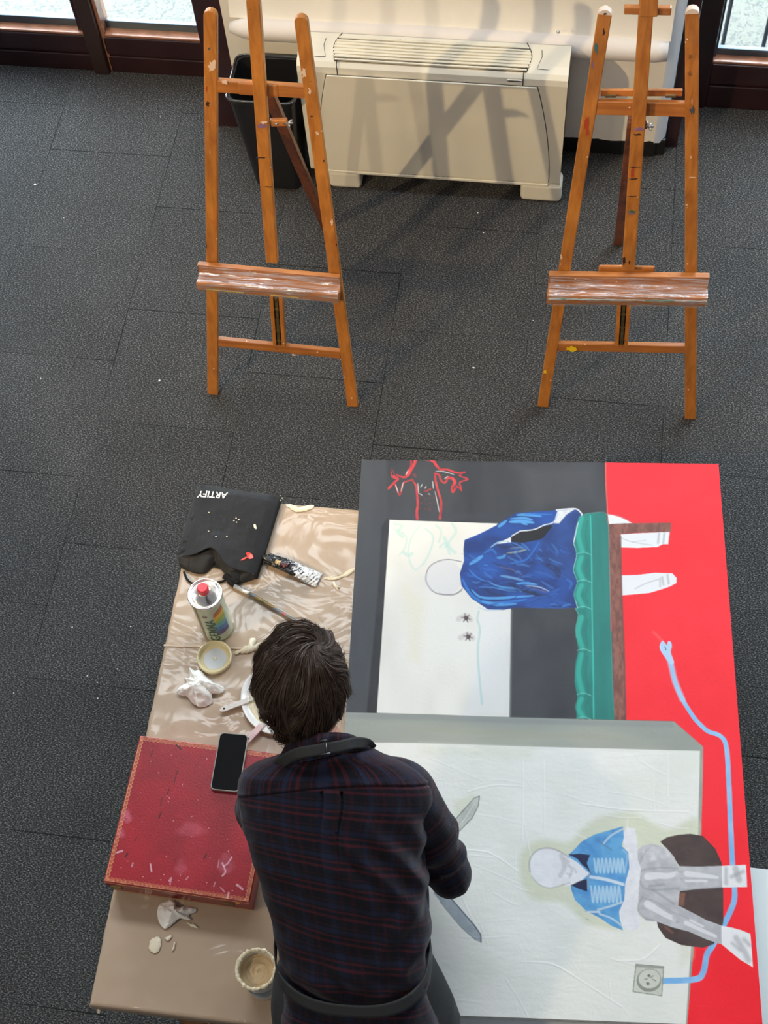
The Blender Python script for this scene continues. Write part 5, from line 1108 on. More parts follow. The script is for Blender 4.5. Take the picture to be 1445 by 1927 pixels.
for p, w_ in (([(725, 440), (740, 500), (800, 520), (950, 510)], 3), ([(730, 420), (760, 405), (850, 395), (940, 400)], 2.6), ([(740, 560), (715, 620), (740, 670), (800, 690)], 3), ([(940, 520), (1180, 505)], 2), ([(750, 565), (820, 590), (900, 640), (1000, 680)], 2), ([(800, 520), (860, 560), (920, 600)], 4), ([(955, 425), (965, 440), (960, 455)], 3), ([(930, 670), (950, 690), (935, 700)], 4), ([(780, 500), (860, 490)], 4), ([(760, 300), (740, 340), (720, 380)], 2)): st(xb(p), w_, (140, 140, 146), alpha=.55, rag=.25, soft=.004)
st(xb([(940, 438), (965, 440)]), 9, (200, 200, 202), alpha=.8, soft=.003); st(xb([(925, 675), (960, 685)]), 10, (186, 186, 188), alpha=.8, soft=.004)
pl([(1358, 1629.5), (1403.5, 1627.5), (1405.5, 1669), (1359, 1670)], (236, 236, 238)); pl([(1357, 1742), (1378, 1746), (1393, 1750), (1412, 1757.5), (1416.5, 1820), (1393, 1806), (1376, 1792), (1358, 1777)], (236, 236, 238))
for p, w_ in (([(1366, 1635), (1366, 1662)], 6), ([(1384, 1634), (1390, 1655)], 10), ([(1376, 1650), (1398, 1640)], 6), ([(1385, 1765), (1400, 1790), (1408, 1806)], 9), ([(1378, 1775), (1392, 1788)], 5), ([(1400, 1768), (1410, 1778)], 6)): st(p, w_, (150, 150, 154), alpha=.55, soft=.007)
# light blue shirt, arms, collar, head
pl([(1178, 1556), (1195, 1559), (1200, 1587), (1200, 1618), (1206, 1634), (1202, 1674), (1198, 1712), (1205, 1731), (1202, 1748), (1188, 1752), (1172, 1746), (1164, 1720), (1170, 1680), (1180, 1640), (1178, 1600), (1170, 1580)], (232, 232, 236), (222, 222, 228), seed=33, cell=8)
pl([(1172, 1555), (1148, 1562), (1118, 1570.5), (1094, 1584), (1077, 1602), (1070, 1608), (1075, 1640), (1074, 1672), (1082, 1694), (1104, 1715), (1128, 1727), (1150, 1742), (1172, 1751), (1166, 1730), (1165, 1715), (1175, 1692), (1176, 1664), (1184, 1634), (1182, 1604), (1170, 1592), (1174, 1575)], (96, 162, 208), (76, 140, 196), seed=35, cell=12)
for i in range(12): y = 1575 + i * 14; st([(1090 + abs(i - 6) * 2.5, y), (1108, y + 2)], 1.1, (110, 120, 180), alpha=.5, smooth=False)
for k, (x0_, y0_) in enumerate(((1118, 1612), (1112, 1668))):
    zz_ = [];
    for i in range(8): zz_ += [(x0_ + i * 7.5, y0_ + (4 if k == 0 else 0)), (x0_ + i * 7.5 + 4, y0_ + 30)]
    st(zz_, 3, (176, 208, 228), alpha=.85, rag=.15, soft=.002)
for p, w_, c in (([(1110, 1650), (1140, 1655), (1172, 1664)], 5, (226, 232, 238)), ([(1135, 1588), (1150, 1572), (1172, 1560)], 3, (200, 214, 224)), ([(1122, 1580), (1140, 1592), (1152, 1600)], 2, (90, 120, 150)), ([(1125, 1712), (1150, 1705), (1170, 1698)], 3, (200, 216, 226)), ([(1128, 1720), (1150, 1728), (1170, 1742)], 3, (190, 210, 222)), ([(1106, 1716), (1128, 1716)], 3, (220, 226, 230)), ([(1110, 1636), (1104, 1670)], 3, (120, 150, 176)), ([(1172, 1600), (1180, 1610), (1176, 1640)], 3, (150, 190, 220))): st(p, w_, c, alpha=.8, rag=.2, soft=.002)
pl([(1060, 1606), (1088, 1624), (1109, 1644), (1088, 1662), (1062, 1668)], (232, 232, 236), soft=.002)
pl([(1069, 1608), (1090, 1606.5), (1110.5, 1608.5), (1104, 1624), (1112, 1644), (1104, 1634), (1096, 1628), (1086, 1616)], (26, 32, 70)); pl([(1074, 1666), (1090, 1658), (1104, 1654), (1105, 1678), (1090, 1673)], (26, 32, 70))
pl([(997, 1624), (1003, 1608), (1014, 1599), (1032, 1596.5), (1048, 1601), (1066, 1610), (1088, 1627), (1090, 1642), (1082, 1656), (1062, 1662), (1047, 1668.5), (1030, 1670), (1014, 1663), (1001, 1650)], (234, 234, 237), (226, 226, 230), smooth=True, seed=36, cell=14)
st([(997, 1640), (996, 1622), (1003, 1607), (1016, 1598), (1034, 1596), (1052, 1602), (1070, 1613)], 2.4, (150, 148, 150), alpha=.6, rag=.2, soft=.003); st([(1001, 1650), (1014, 1664), (1032, 1671), (1050, 1668), (1072, 1661)], 2.2, (170, 168, 170), alpha=.6, soft=.003)
for p, w_ in (([(1056, 1610), (1062, 1630), (1054, 1648)], 7), ([(1066, 1624), (1076, 1636), (1072, 1650)], 4), ([(1080, 1634), (1084, 1642)], 3), ([(1066, 1644), (1074, 1646)], 3), ([(1062, 1615), (1070, 1622)], 4)): st(p, w_, (176, 172, 176), alpha=.5, soft=.004)
# socket
pl([(1196.5, 1814.6), (1248.5, 1819), (1245, 1874), (1191, 1866)], (198, 200, 188), (208, 210, 198), seed=3, cell=10); st([(1196.5, 1814.6), (1248.5, 1819), (1245, 1874), (1191, 1866), (1196.5, 1814.6)], 1.4, (136, 140, 130), smooth=False); st([(1198, 1817), (1247, 1821)], 4, (140, 144, 134), alpha=.8, smooth=False)
el = lambda cx, cy, rx, ry, n=24: [(cx + rx * math.cos(a), cy + ry * math.sin(a)) for a in np.linspace(0, 2 * math.pi, n)[:-1]]
pl(el(1221, 1845, 23.5, 21.5), (140, 146, 132)); pl(el(1222, 1842, 21, 18.5), (206, 208, 196)); st(el(1222, 1842, 21, 18.5) + [(1243, 1842)], 1.2, (150, 154, 142))
for cx, cy, r_ in ((1221, 1836, 3), (1219, 1851, 3.2)): pl(el(cx, cy, r_, r_ * .9, 12), (110, 112, 104))
for p in ([(1213, 1843), (1218, 1842)], [(1228, 1843), (1234, 1846)], [(1224, 1840), (1229, 1836)]): st(p, 1.5, (130, 132, 124), smooth=False)
# canvas weave relief everywhere
A.z += (vnoise(H0, W0, 3, 41, 2) - .5) * .00018
# keep the rim flat against the edge strips
m_art = painted('artwork', .5, spec=.28, bump=.10, bscale=900)
A.z -= A.z[0, 0] * 0
o = A.mesh('painted_face', m_art, CV, zbase=0.0)
me = MB(); e_ = .0; t_ = .034
me.box(0, CWD, -CLN, 0, -t_, -.0012)
o2 = me.build('stretcher_canvas', mat('raw_canvas_edge', lin(196, 192, 184), .8, bump=.2, bscale=300), None); o2.parent = CV
# staples along the near edge
ms = mat('staple', (.5, .5, .5), .3, metal=.9)
for x in np.arange(.06, CWD, .053):
    o3 = MB().box(x - .005, x + .005, -CLN - .0012, -CLN + .0005, -.016, -.0145).build('staple', ms, None); o3.parent = CV

# ================================================================ THE PERSON
PR = empty('person', (1.86, -3.80, 0), 'person with short dark hair, dark plaid shirt and black apron, bent over the large painting', 'person')
off = Vector(PR.location)
def N3(p, s, k=0): return noise.noise(Vector((p[0] * s, p[1] * s, p[2] * s + k)))
def roundcone(mb, a, b, ra, rb, n=18):
    a = Vector(a); b = Vector(b); t = (b - a); L_ = t.length; t.normalize(); pts = []; rs = []
    for k in range(7): an = math.pi / 2 * (1 - k / 6); pts.append(a - t * ra * math.sin(an)); rs.append(max(1e-4, ra * math.cos(an)))
    for k in range(1, 6): pts.append(a.lerp(b, k / 6)); rs.append(ra + (rb - ra) * k / 6)
    for k in range(7): an = math.pi / 2 * k / 6; pts.append(b + t * rb * math.sin(an)); rs.append(max(1e-4, rb * math.cos(an)))
    mb.tube(pts, rs, n)
def ellipsoid(mb, c, axes, r, nu=28, nv=18, fn=None):
    c = Vector(c)
    def f(u, v):
        th = u * 2 * math.pi; ph = (v - .5) * math.pi * .999; d = (math.cos(ph) * math.cos(th), math.cos(ph) * math.sin(th), math.sin(ph)); s = fn(d) if fn else 1
        return c + (axes[0] * d[0] * r[0] + axes[1] * d[1] * r[1] + axes[2] * d[2] * r[2]) * s
    k = len(mb.v); mb.grid(f, nu, nv, closed_u=True); mb.f.append(tuple(range(k + nu - 1, k - 1, -1))); mb.f.append(tuple(range(len(mb.v) - nu, len(mb.v))))
# head frame: up (crown), face direction, right side
HCn = bz(566, 1287, 1.395)
hu = Vector((-.13, .86, .44)).normalized(); hf = Vector((-.10, .44, -.88)); hf = (hf - hu * hf.dot(hu)).normalized(); hr = hf.cross(hu).normalized()   # hr: viewer's right
if hr.x < 0: hr = -hr
# joints
Lk = dict(shR=Vector((1.895, -3.155, 1.28)), elR=Vector((1.980, -3.245, 1.045)), wrR=Vector((1.830, -3.060, .915)),
          shL=Vector((1.560, -3.200, 1.265)), elL=Vector((1.560, -3.180, 1.020)), wrL=Vector((1.690, -3.010, .905)))
spine = [Vector((1.855, -3.735, .93)), bz(677, 1875, 1.075), bz(664, 1790, 1.135), bz(655, 1700, 1.19), bz(640, 1600, 1.245), bz(622, 1510, 1.290), bz(612, 1455, 1.325), bz(608, 1418, 1.352)]
hw = [.128, .125, .130, .142, .160, .160, .118, .060]; hd = [.098, .088, .090, .098, .104, .088, .058, .050]
mb = MB()
for i in range(len(spine) - 1):
    a, b = spine[i], spine[i + 1]
    for s_ in (-1, 0, 1):
        sd = Vector((1, .12, 0)).normalized()
        roundcone(mb, a + sd * s_ * (hw[i] - hd[i] * .85) * .9, b + sd * s_ * (hw[i + 1] - hd[i + 1] * .85) * .9, hd[i] * .80, hd[i + 1] * .80)
# neck
nk = bz(602, 1408, 1.350); nk2 = HCn - hu * .075 - hf * .012
roundcone(mb, nk, nk2, .058, .056)
# skull, jaw, nose, brow, lips, ears
ellipsoid(mb, HCn, (hr, hf, hu), (.074, .092, .108))
ellipsoid(mb, HCn + hf * .035 - hu * .060, (hr, hf, hu), (.058, .056, .062))
ellipsoid(mb, HCn + hf * .062 - hu * .100, (hr, hf, hu), (.026, .022, .020))
roundcone(mb, HCn + hf * .090 - hu * .010, HCn + hf * .112 - hu * .048, .007, .012, 12)
for s_ in (-1, 1):
    ellipsoid(mb, HCn + hf * .106 - hu * .050 + hr * s_ * .012, (hr, hf, hu), (.009, .009, .008), 12, 8)
    ellipsoid(mb, HCn + hf * .083 + hu * .010 + hr * s_ * .030, (hr, hf, hu), (.024, .012, .008), 14, 10)
    ellipsoid(mb, HCn + hf * .078 - hu * .040 + hr * s_ * .036, (hr, hf, hu), (.022, .018, .020), 14, 10)
    ec = HCn - hf * .004 - hu * .028 + hr * s_ * .079
    ea = (hf * .9 - hu * .15 + hr * s_ * -.3).normalized(); eb = hu; en = hr * s_
    ellipsoid(mb, ec, (ea, eb, en), (.017, .032, .008), 18, 12)
    ring = [ec + en * .006 + ea * .015 * math.cos(k) + eb * .030 * math.sin(k) for k in np.linspace(-.6, 4.2, 18)]
    mb.tube(ring, .0045, 8)
for s_, z_ in ((1, -.068), (-1, -.078)): ellipsoid(mb, HCn + hf * .094 + hu * z_, (hr, hf, hu), (.022, .009, .0055), 16, 8)
# arms
for s_ in 'RL':
    roundcone(mb, Lk['sh' + s_], Lk['el' + s_], .038, .033); roundcone(mb, Lk['el' + s_], Lk['wr' + s_], .036, .024)
# hands: palm, four fingers and a thumb, curled on the tool / canvas
def hand(wr, fw, upv, side, curl):
    fw = fw.normalized(); sd = fw.cross(upv).normalized() * side; nn = upv
    pc_ = wr + fw * .045
    ellipsoid(mb, pc_, (fw, sd, nn), (.052, .040, .015), 20, 14)
    for k, (o_, L_, r_) in enumerate(((-.029, .068, .0085), (-.010, .078, .0088), (.010, .073, .0086), (.029, .058, .0078))):
        p = wr + fw * (.085 - abs(o_) * .2) + sd * o_; d = fw.copy(); roundcone(mb, p - fw * .02, p, r_ + .001, r_, 12)
        for j, (fr, cb) in enumerate(((.45, curl), (.32, curl * 1.3), (.23, curl * .9))):
            d = (d * math.cos(cb) - nn * math.sin(cb)).normalized() if 1 else d
            q = p + d * L_ * fr
            if q.z < ZC + .0095: q.z = ZC + .0095
            roundcone(mb, p, q, r_ * (1 - .08 * j), r_ * (1 - .08 * (j + 1)), 12); p = q
    p = wr + fw * .022 - sd * .030; d = (fw * .62 - sd * .70 - nn * .25).normalized(); q = p + d * .038; roundcone(mb, wr + fw * .018 - sd * .015, p, .015, .0125, 12); roundcone(mb, p, q, .0125, .0105, 12)
    d = (d * .6 + fw * .7 - nn * .35).normalized(); q2 = q + d * .030
    if q2.z < ZC + .010: q2.z = ZC + .010
    roundcone(mb, q, q2, .0105, .0085, 12)
fR = Vector((-.55, .62, -.55)); fL = Vector((.62, .50, -.50))
hand(Lk['wrR'], fR, Vector((-.2, .35, .9)).normalized(), 1, .45)
hand(Lk['wrL'], fL, Vector((.15, .35, .92)).normalized(), -1, .35)
# legs and feet
hip = {}
for s_, sg in (('L', -1), ('R', 1)):
    h0 = Vector((1.855 + sg * .085, -3.745, .90)); kn = Vector((1.86 + sg * .105, -3.735, .48)); an = Vector((1.86 + sg * .115, -3.79, .085)); hip[s_] = (h0, kn, an)
    roundcone(mb, h0, kn, .088, .056); roundcone(mb, kn, an, .054, .036); roundcone(mb, an + Vector((0, -.01, -.04)), an + Vector((sg * .015, .13, -.052)), .036, .028)
bo = mb.build('body', None, PR)
rm = bo.modifiers.new('join', 'REMESH'); rm.mode = 'VOXEL'; rm.voxel_size = .0042; rm.use_smooth_shade = True
smo = bo.modifiers.new('soft', 'SMOOTH'); smo.factor = .5; smo.iterations = 4
dg = bpy.context.evaluated_depsgraph_get(); me = bpy.data.meshes.new_from_object(bo.evaluated_get(dg)); bo.modifiers.clear(); bo.data = me; me.name = 'body'
m_skinm = mat('skin', lin(196, 140, 112), .5, var=.05, vscale=30, bump=.08, bscale=220)
sb = m_skinm.node_tree.nodes['Principled BSDF']; sb.inputs['Subsurface Weight'].default_value = .12; sb.inputs['Subsurface Scale'].default_value = .01; sb.inputs['Subsurface Radius'].default_value = (1, .35, .2)
me.materials.clear(); me.materials.append(m_skinm)
# eyes and lips
for s_ in (-1, 1):
    c = HCn + hf * .0855 - hu * .006 + hr * s_ * .031; m2 = MB(); ellipsoid(m2, c, (hr, hf, hu), (.012, .007, .0065), 16, 10); ey_ = m2.build('eye', mat('eye_white', (.75, .72, .68), .2), PR, smooth=True)
    m2 = MB(); ellipsoid(m2, c + hf * .0048, (hr, hf, hu), (.0052, .0028, .0052), 14, 8); m2.build('iris', mat('dark_iris', (.03, .015, .01), .1), ey_, smooth=True)
m2 = MB()
for s_ in (-1, 1): m2.tube([HCn + hf * (.092 - .012 * abs(k)) + hu * (.012 + .005 * (1 - k * k)) + hr * s_ * (.032 + .018 * k) for k in (-1, -.5, 0, .5, 1)], [.001, .003, .0034, .003, .001], 8)
m_hair = mat('dark_brown_hair', (.042, .023, .013), .55, spec=.34)
N, L = nt(m_hair); m_hair.node_tree.nodes['Principled BSDF'].inputs['Anisotropic'].default_value = .4
m2.build('eyebrows', m_hair, PR, smooth=True)

# ---- trousers, shoes
m_tr = mat('dark_trousers', (.012, .013, .018), .85, bump=.2, bscale=120); mb = MB()
for s_ in 'LR':
    h0, kn, an = hip[s_]
    def lg_(u, v, h0=h0, kn=kn, an=an):
        th = u * 2 * math.pi; c = h0.lerp(kn, v * 2) if v < .5 else kn.lerp(an, (v - .5) * 2); r_ = .103 - .055 * min(1, v * 1.25) + .018 * max(0, v - .8) * 3; c = c + Vector((0, 0, .0))
        w_ = .004 * math.sin(v * 60 + th * 2) * (abs(v - .5) < .08) + .006 * N3((math.cos(th), math.sin(th), v * 8), 1.5, 2) + (.004 * math.sin(v * 90 + th) if v > .86 else 0)
        return c + Vector((math.cos(th) * (r_ + w_), math.sin(th) * (r_ + w_), 0))
    mb.grid(lg_, 36, 70, closed_u=True)
def seat(u, v):
    th = u * 2 * math.pi; ph = v; c = Vector((1.855, -3.745, .86)).lerp(Vector((1.852, -3.70, 1.02)), v); a_ = .178 - .010 * v; b_ = .122 - .012 * v
    return c + Vector((math.cos(th) * a_, math.sin(th) * b_, 0))
mb.grid(seat, 40, 12, closed_u=True)
mb.build('trousers', m_tr, PR, smooth=True)
m_sh = mat('black_shoe', (.015, .015, .016), .4)
for s_, sg in (('L', -1), ('R', 1)):
    an = hip[s_][2]
    def shoe(u, v, an=an, sg=sg):
        th = u * 2 * math.pi; L_ = .275; y = -.075 + L_ * v; prof = math.sin(math.pi * min(.98, max(.02, v)) ** .8) ** .35; w_ = (.040 + .012 * math.sin(math.pi * v)) * prof; hh_ = (.075 if v < .38 else .075 - .045 * (v - .38) / .62) * (prof ** .6)
        z = .5 * hh_ + .5 * hh_ * math.sin(th) ; zc = max(.0, z + .002)
        return Vector((an.x + sg * .02 * v + math.cos(th) * w_, an.y + y, zc))
    m3 = MB(); k0 = 0; m3.grid(shoe, 24, 30, closed_u=True); m3.f.append(tuple(range(23, -1, -1))); m3.f.append(tuple(range(len(m3.v) - 24, len(m3.v))))
    so = m3.build('shoe', m_sh, PR, smooth=True)

# ---- shirt
def plaid():
    m = mat('plaid_flannel', (.01, .01, .02), .92, spec=.12, bump=.3, bscale=500, sheen=.12); N, L = nt(m); b = N['Principled BSDF']
    uv = N.new('ShaderNodeUVMap'); uv.uv_map = 'UVMap'; sp = N.new('ShaderNodeSeparateXYZ'); L.new(uv.outputs[0], sp.inputs[0])
    dn = N.new('ShaderNodeTexNoise'); dn.inputs['Scale'].default_value = 90; dn.inputs['Detail'].default_value = 4; L.new(uv.outputs[0], dn.inputs['Vector'])
    def M(op, a, b_=None):
        n = N.new('ShaderNodeMath'); n.operation = op
        for i, v in enumerate((a, b_)):
            if v is None: continue
            if hasattr(v, 'links'): L.new(v, n.inputs[i])
            else: n.inputs[i].default_value = v
        return n.outputs[0]
    def stripes(coord, period, pos):
        jit = M('MULTIPLY', M('SUBTRACT', dn.outputs['Fac'], .5), .0022)
        t = M('FRACT', M('DIVIDE', M('ADD', coord, jit), period)); tot = None
        for c, w_, s_ in pos:
            d = M('ABSOLUTE', M('SUBTRACT', t, c)); x = M('MULTIPLY', M('MAXIMUM', M('SUBTRACT', 1.0, M('DIVIDE', d, w_)), 0.0), s_)
            x = M('MINIMUM', M('MULTIPLY', x, 1.6), s_); tot = x if tot is None else M('MAXIMUM', tot, x)
        return tot
    su = stripes(sp.outputs[0], .052, ((.16, .085, 1.0), (.42, .06, .8), (.80, .035, .5))); sv = stripes(sp.outputs[1], .052, ((.16, .075, 1.0), (.40, .06, .85), (.80, .03, .4)))
    nu = stripes(sp.outputs[0], .052, ((.60, .13, 1.0),)); nv = stripes(sp.outputs[1], .052, ((.60, .13, 1.0),))
    def mixc(fac, a, col):
        x = N.new('ShaderNodeMix'); x.data_type = 'RGBA'; L.new(fac, x.inputs[0])
        if hasattr(a, 'links'): L.new(a, x.inputs[6])
        else: x.inputs[6].default_value = (*a, 1)
        x.inputs[7].default_value = (*col, 1); return x.outputs[2]
    # third coordinate channel stored in the uv's companion layer: yoke runs its strong stripes along the spine
    yk = N.new('ShaderNodeAttribute'); yk.attribute_name = 'yoke'; yf = yk.outputs['Fac']; iy = M('SUBTRACT', 1.0, yf)
    strong = M('ADD', M('MULTIPLY', su, yf), M('MULTIPLY', sv, iy)); weak = M('ADD', M('MULTIPLY', sv, yf), M('MULTIPLY', su, iy))
    navy = M('ADD', M('MULTIPLY', nu, M('ADD', M('MULTIPLY', yf, .5), .4)), M('MULTIPLY', nv, .5)); navy = M('MINIMUM', navy, 1.0)
    fz = N.new('ShaderNodeTexNoise'); fz.inputs['Scale'].default_value = 260; fz.inputs['Detail'].default_value = 3; L.new(uv.outputs[0], fz.inputs['Vector']); fr = M('ADD', M('MULTIPLY', fz.outputs['Fac'], 1.3), .25)
    c = mixc(M('MULTIPLY', navy, .85), (.0060, .0062, .0100), (.013, .017, .042))
    c = mixc(M('MULTIPLY', M('MULTIPLY', weak, .28), fr), c, (.040, .009, .014)); c = mixc(M('MINIMUM', M('MULTIPLY', M('MULTIPLY', strong, .50), fr), 1.0), c, (.080, .012, .018))
    L.new(c, b.inputs['Base Color']); return m
m_plaid = plaid()
class Cloth(MB):
    def __init__(s): super().__init__(); s.uv = []; s.yk = []
    def cgrid(s, fn, nu, nv, closed_u=False):
        k = len(s.v)
        for j in range(nv):
            for i in range(nu):
                p, (a, b), y = fn(i / (nu if closed_u else nu - 1), j / (nv - 1)); s.v.append(tuple(p)); s.uv.append((a, b)); s.yk.append(y)
        for j in range(nv - 1):
            for i in range(nu if closed_u else nu - 1): i2 = (i + 1) % nu; s.f.append((k + j * nu + i, k + j * nu + i2, k + (j + 1) * nu + i2, k + (j + 1) * nu + i))
    def cbuild(s, name, m, parent, **kw):
        o = s.build(name, m, parent, smooth=True, **kw); a = o.data.attributes.new('yoke', 'FLOAT', 'POINT')
        a.data.foreach_set('value', np.array(s.yk, dtype=np.float32)); return o
# torso sections: left / right silhouette pixels at the section's centre height
sec = [  # (left px, right px, zc, depth half)
    ((538, 1960), (838, 1975), 1.005, .112), ((532, 1900), (822, 1915), 1.035, .108), ((537, 1845), (803, 1862), 1.075, .100), ((534, 1810), (797, 1822), 1.10, .098), ((523, 1760), (800, 1785), 1.13, .104), ((510, 1705), (806, 1750), 1.16, .112),
    ((494, 1650), (806, 1690), 1.19, .118), ((473, 1590), (800, 1625), 1.225, .122), ((455, 1535), (800, 1560), 1.255, .120), ((445, 1492), (815, 1505), 1.28, .112), ((450, 1458), (800, 1462), 1.305, .098), ((478, 1436), (765, 1436), 1.325, .082), ((510, 1426), (725, 1422), 1.342, .070), ((528, 1419), (700, 1408), 1.350, .062)]
SL = catmull([tuple(bz(*a, z)) for a, b, z, d in sec], 8); SR = catmull([tuple(bz(*b, z)) for a, b, z, d in sec], 8); SD = catmull([(d,) for a, b, z, d in sec], 8)
nS = len(SL); cum = [0]
for i in range(1, nS): cum.append(cum[-1] + float(np.linalg.norm((np.array(SL[i]) + SR[i]) / 2 - (np.array(SL[i - 1]) + SR[i - 1]) / 2)))
TOT = cum[-1]
def torso(u, v, inflate=0.0):
    g = v * (nS - 1); i = min(int(g), nS - 2); fr = g - i
    l = Vector(SL[i]).lerp(Vector(SL[i + 1]), fr); r = Vector(SR[i]).lerp(Vector(SR[i + 1]), fr); d = float(SD[i][0] * (1 - fr) + SD[i + 1][0] * fr) + inflate
    c = (l + r) / 2; a = (r - l) / 2; L_ = a.length; a.normalize(); a = a * (L_ + inflate)
    ic = min(i, nS - 44); i0 = max(0, ic - 18); i1 = min(nS - 1, ic + 18); t = (Vector(SL[i1]) + Vector(SR[i1]) - Vector(SL[i0]) - Vector(SR[i0])).normalized(); n = a.cross(t).normalized()
    if n.z < 0: n = -n
    th = u * 2 * math.pi; cs, sn = math.cos(th), math.sin(th)
    e = .78; x = math.copysign(abs(cs) ** e, cs); y = math.copysign(abs(sn) ** e, sn)
    p = c + a * x + n * d * y
    return p, n, x, y, cum[i] * (1 - fr) + cum[i + 1] * fr, t, a.normalized()
def fold(p, x, y, s_, v):
    """relief of the cloth over the back, in metres; x across -1..1, s_ metres up from the hem"""
    if y < -.2: return .004 * N3(p, 9, 3)
    h = .0065 * N3(p, 7, 1) + .0032 * N3(p, 17, 2) + .0012 * N3(p, 40, 2)
    # horizontal slack above the apron string
    k = math.exp(-((s_ - .185) / .045) ** 2); h += k * (.012 + .010 * math.sin(x * 7 + 1.3) * math.cos(s_ * 60 + x * 3) + .004 * N3((x * 6, s_ * 30, 0), 1, 4))
    h -= .008 * math.exp(-((s_ - .128 - .055 * x * x) / .012) ** 2)
    # diagonal drag lines from the right shoulder
    if x > -.1:
        d = (x * .17 + (s_ - .50) * -.9); w_ = math.exp(-((s_ - .43) / .09) ** 2) * min(1, max(0, x + .1) * 2.5)
        h += w_ * .0075 * math.sin((x * .55 + (s_ - .4) * 2.8) * 26 + N3(p, 10) * 1.5)
        h += .0075 * math.sin((x * .7 - s_ * 2.2) * 24 + 2 * N3(p, 6)) * math.exp(-((x - .8) / .3) ** 2) * math.exp(-((s_ - .28) / .10) ** 2)
    # centre box pleat below the yoke
    pz = x - (.03 - (.53 - s_) * .12)
    if s_ < PY: 
        f = max(0, 1 - (PY - s_) / .22); h += .0075 * f * (1 if abs(pz) < .085 else math.exp(-((abs(pz) - .085) / .05) ** 2) * .25)
        h -= .0150 * f * math.exp(-((abs(pz) - .098) / .016) ** 2)
    # yoke seam
    h -= .0030 * math.exp(-((s_ - yoke_s(x)) / .0022) ** 2)
    h += .0015 * math.exp(-((s_ - yoke_s(x) - .005) / .004) ** 2)
    h += .003 * math.sin(s_ * 90 + x * 2 + 3 * N3(p, 5)) * math.exp(-((x + .75) / .25) ** 2) * (.3 + .7 * (s_ < .4))
    return h
PY = .0; 
# yoke seam distance up from the hem, found from its height on the back (a little arched)
def yoke_s(x): return YS0 + .018 * x - .020 * x * x + .006
YS0 = TOT - .078; PY = YS0
cl = Cloth()
def tfn(u, v):
    p, n, x, y, s_, t, a = torso(u, v); h = fold(p, x, y, s_, v); nn = (n * y + a * x * .7).normalized(); p = p + nn * h
    th = (u if u < .75 else u - 1); au = x * .19 + (0 if y > 0 else .5); ys = 1.0 if (s_ > yoke_s(x) and y > -.3) else 0.0
    return p, (th * .95 + .006 * N3(p, 9, 8), s_ + .012 * x * (1 - ys) + .004 * N3(p, 8, 5)), ys
cl.cgrid(tfn, 420, 330, closed_u=True)
def sleeve(pts, rad, seed, vref, cuff_to=None):
    P_ = [Vector(q) for q in catmull([tuple(p) for p in pts], 10)]; Rr = [r[0] for r in catmull([(r,) for r in rad], 10)]; k = len(P_); cm_ = [0]
    for i in range(1, k): cm_.append(cm_[-1] + (P_[i] - P_[i - 1]).length)
    frames = []; prev = Vector((1, 0, 0))
    for i in range(k):
        t = (P_[min(i + 1, k - 1)] - P_[max(i - 1, 0)]).normalized(); a = (prev - t * prev.dot(t)).normalized(); prev = a; frames.append((a, t.cross(a), t))
    def f(u, v):
        g = v * (k - 1); i = min(int(g), k - 2); fr = g - i; c = P_[i].lerp(P_[i + 1], fr); r_ = Rr[i] * (1 - fr) + Rr[i + 1] * fr; a, b, t = frames[i]; th = u * 2 * math.pi; s_ = cm_[i] * (1 - fr) + cm_[i + 1] * fr
        h = .0045 * math.sin(s_ * 85 + 1.6 * math.cos(th + 1) + seed) * math.exp(-((s_ - .27) / .10) ** 2) + .0028 * N3((math.cos(th) * 2, math.sin(th) * 2, s_ * 22), 1, seed) + .0025 * math.sin(s_ * 60 + th * 2)
        p = c + (a * math.cos(th) + b * math.sin(th)) * (r_ + h); return p, (th / 6.283 * .36 + .01 * N3(p, 9), s_ + .02), 0.0
    cl.cgrid(f, 90, 150, closed_u=True)
shR, elR, wrR, shL, elL, wrL = (Lk[k] for k in ('shR', 'elR', 'wrR', 'shL', 'elL', 'wrL'))
sleeve([Vector((1.80, -3.15, 1.29)), shR + Vector((-.035, .01, .0)), shR.lerp(elR, .35), shR.lerp(elR, .75), elR, elR.lerp(wrR, .35), elR.lerp(wrR, .72)], [.060, .074, .064, .056, .053, .046, .042], 1.0, 0)
sleeve([Vector((1.64, -3.18, 1.28)), shL + Vector((.030, .01, .0)), shL.lerp(elL, .35), shL.lerp(elL, .75), elL, elL.lerp(wrL, .35), elL.lerp(wrL, .72)], [.060, .070, .058, .052, .050, .044, .040], 4.0, 0)
# collar: stand plus folded leaf around the neck
cb = [bz(530, 1423, 1.352), bz(540, 1397, 1.392), bz(575, 1384, 1.424), bz(625, 1378, 1.426), bz(664, 1383, 1.402), bz(690, 1402, 1.358)]
CB_ = [Vector(p) for p in catmull([tuple(p) for p in cb], 10)]
ce = [bz(518, 1436, 1.360), bz(540, 1438, 1.388), bz(580, 1432, 1.408), bz(625, 1422, 1.410), bz(668, 1414, 1.392), bz(706, 1420, 1.352)]
CE_ = [Vector(p) for p in catmull([tuple(p) for p in ce], 10)]
def collar(u, v):
    g = u * (len(CB_) - 1); i = min(int(g), len(CB_) - 2); a = CB_[i].lerp(CB_[i + 1], g - i); b = CE_[i].lerp(CE_[i + 1], g - i)
    p = a.lerp(b, v); p.z += .012 * math.sin(math.pi * min(1, v * 1.15)) + .0015 * N3(p, 25); return p, (u * .33, v * .05), 1.0
cl.cgrid(collar, 90, 14)
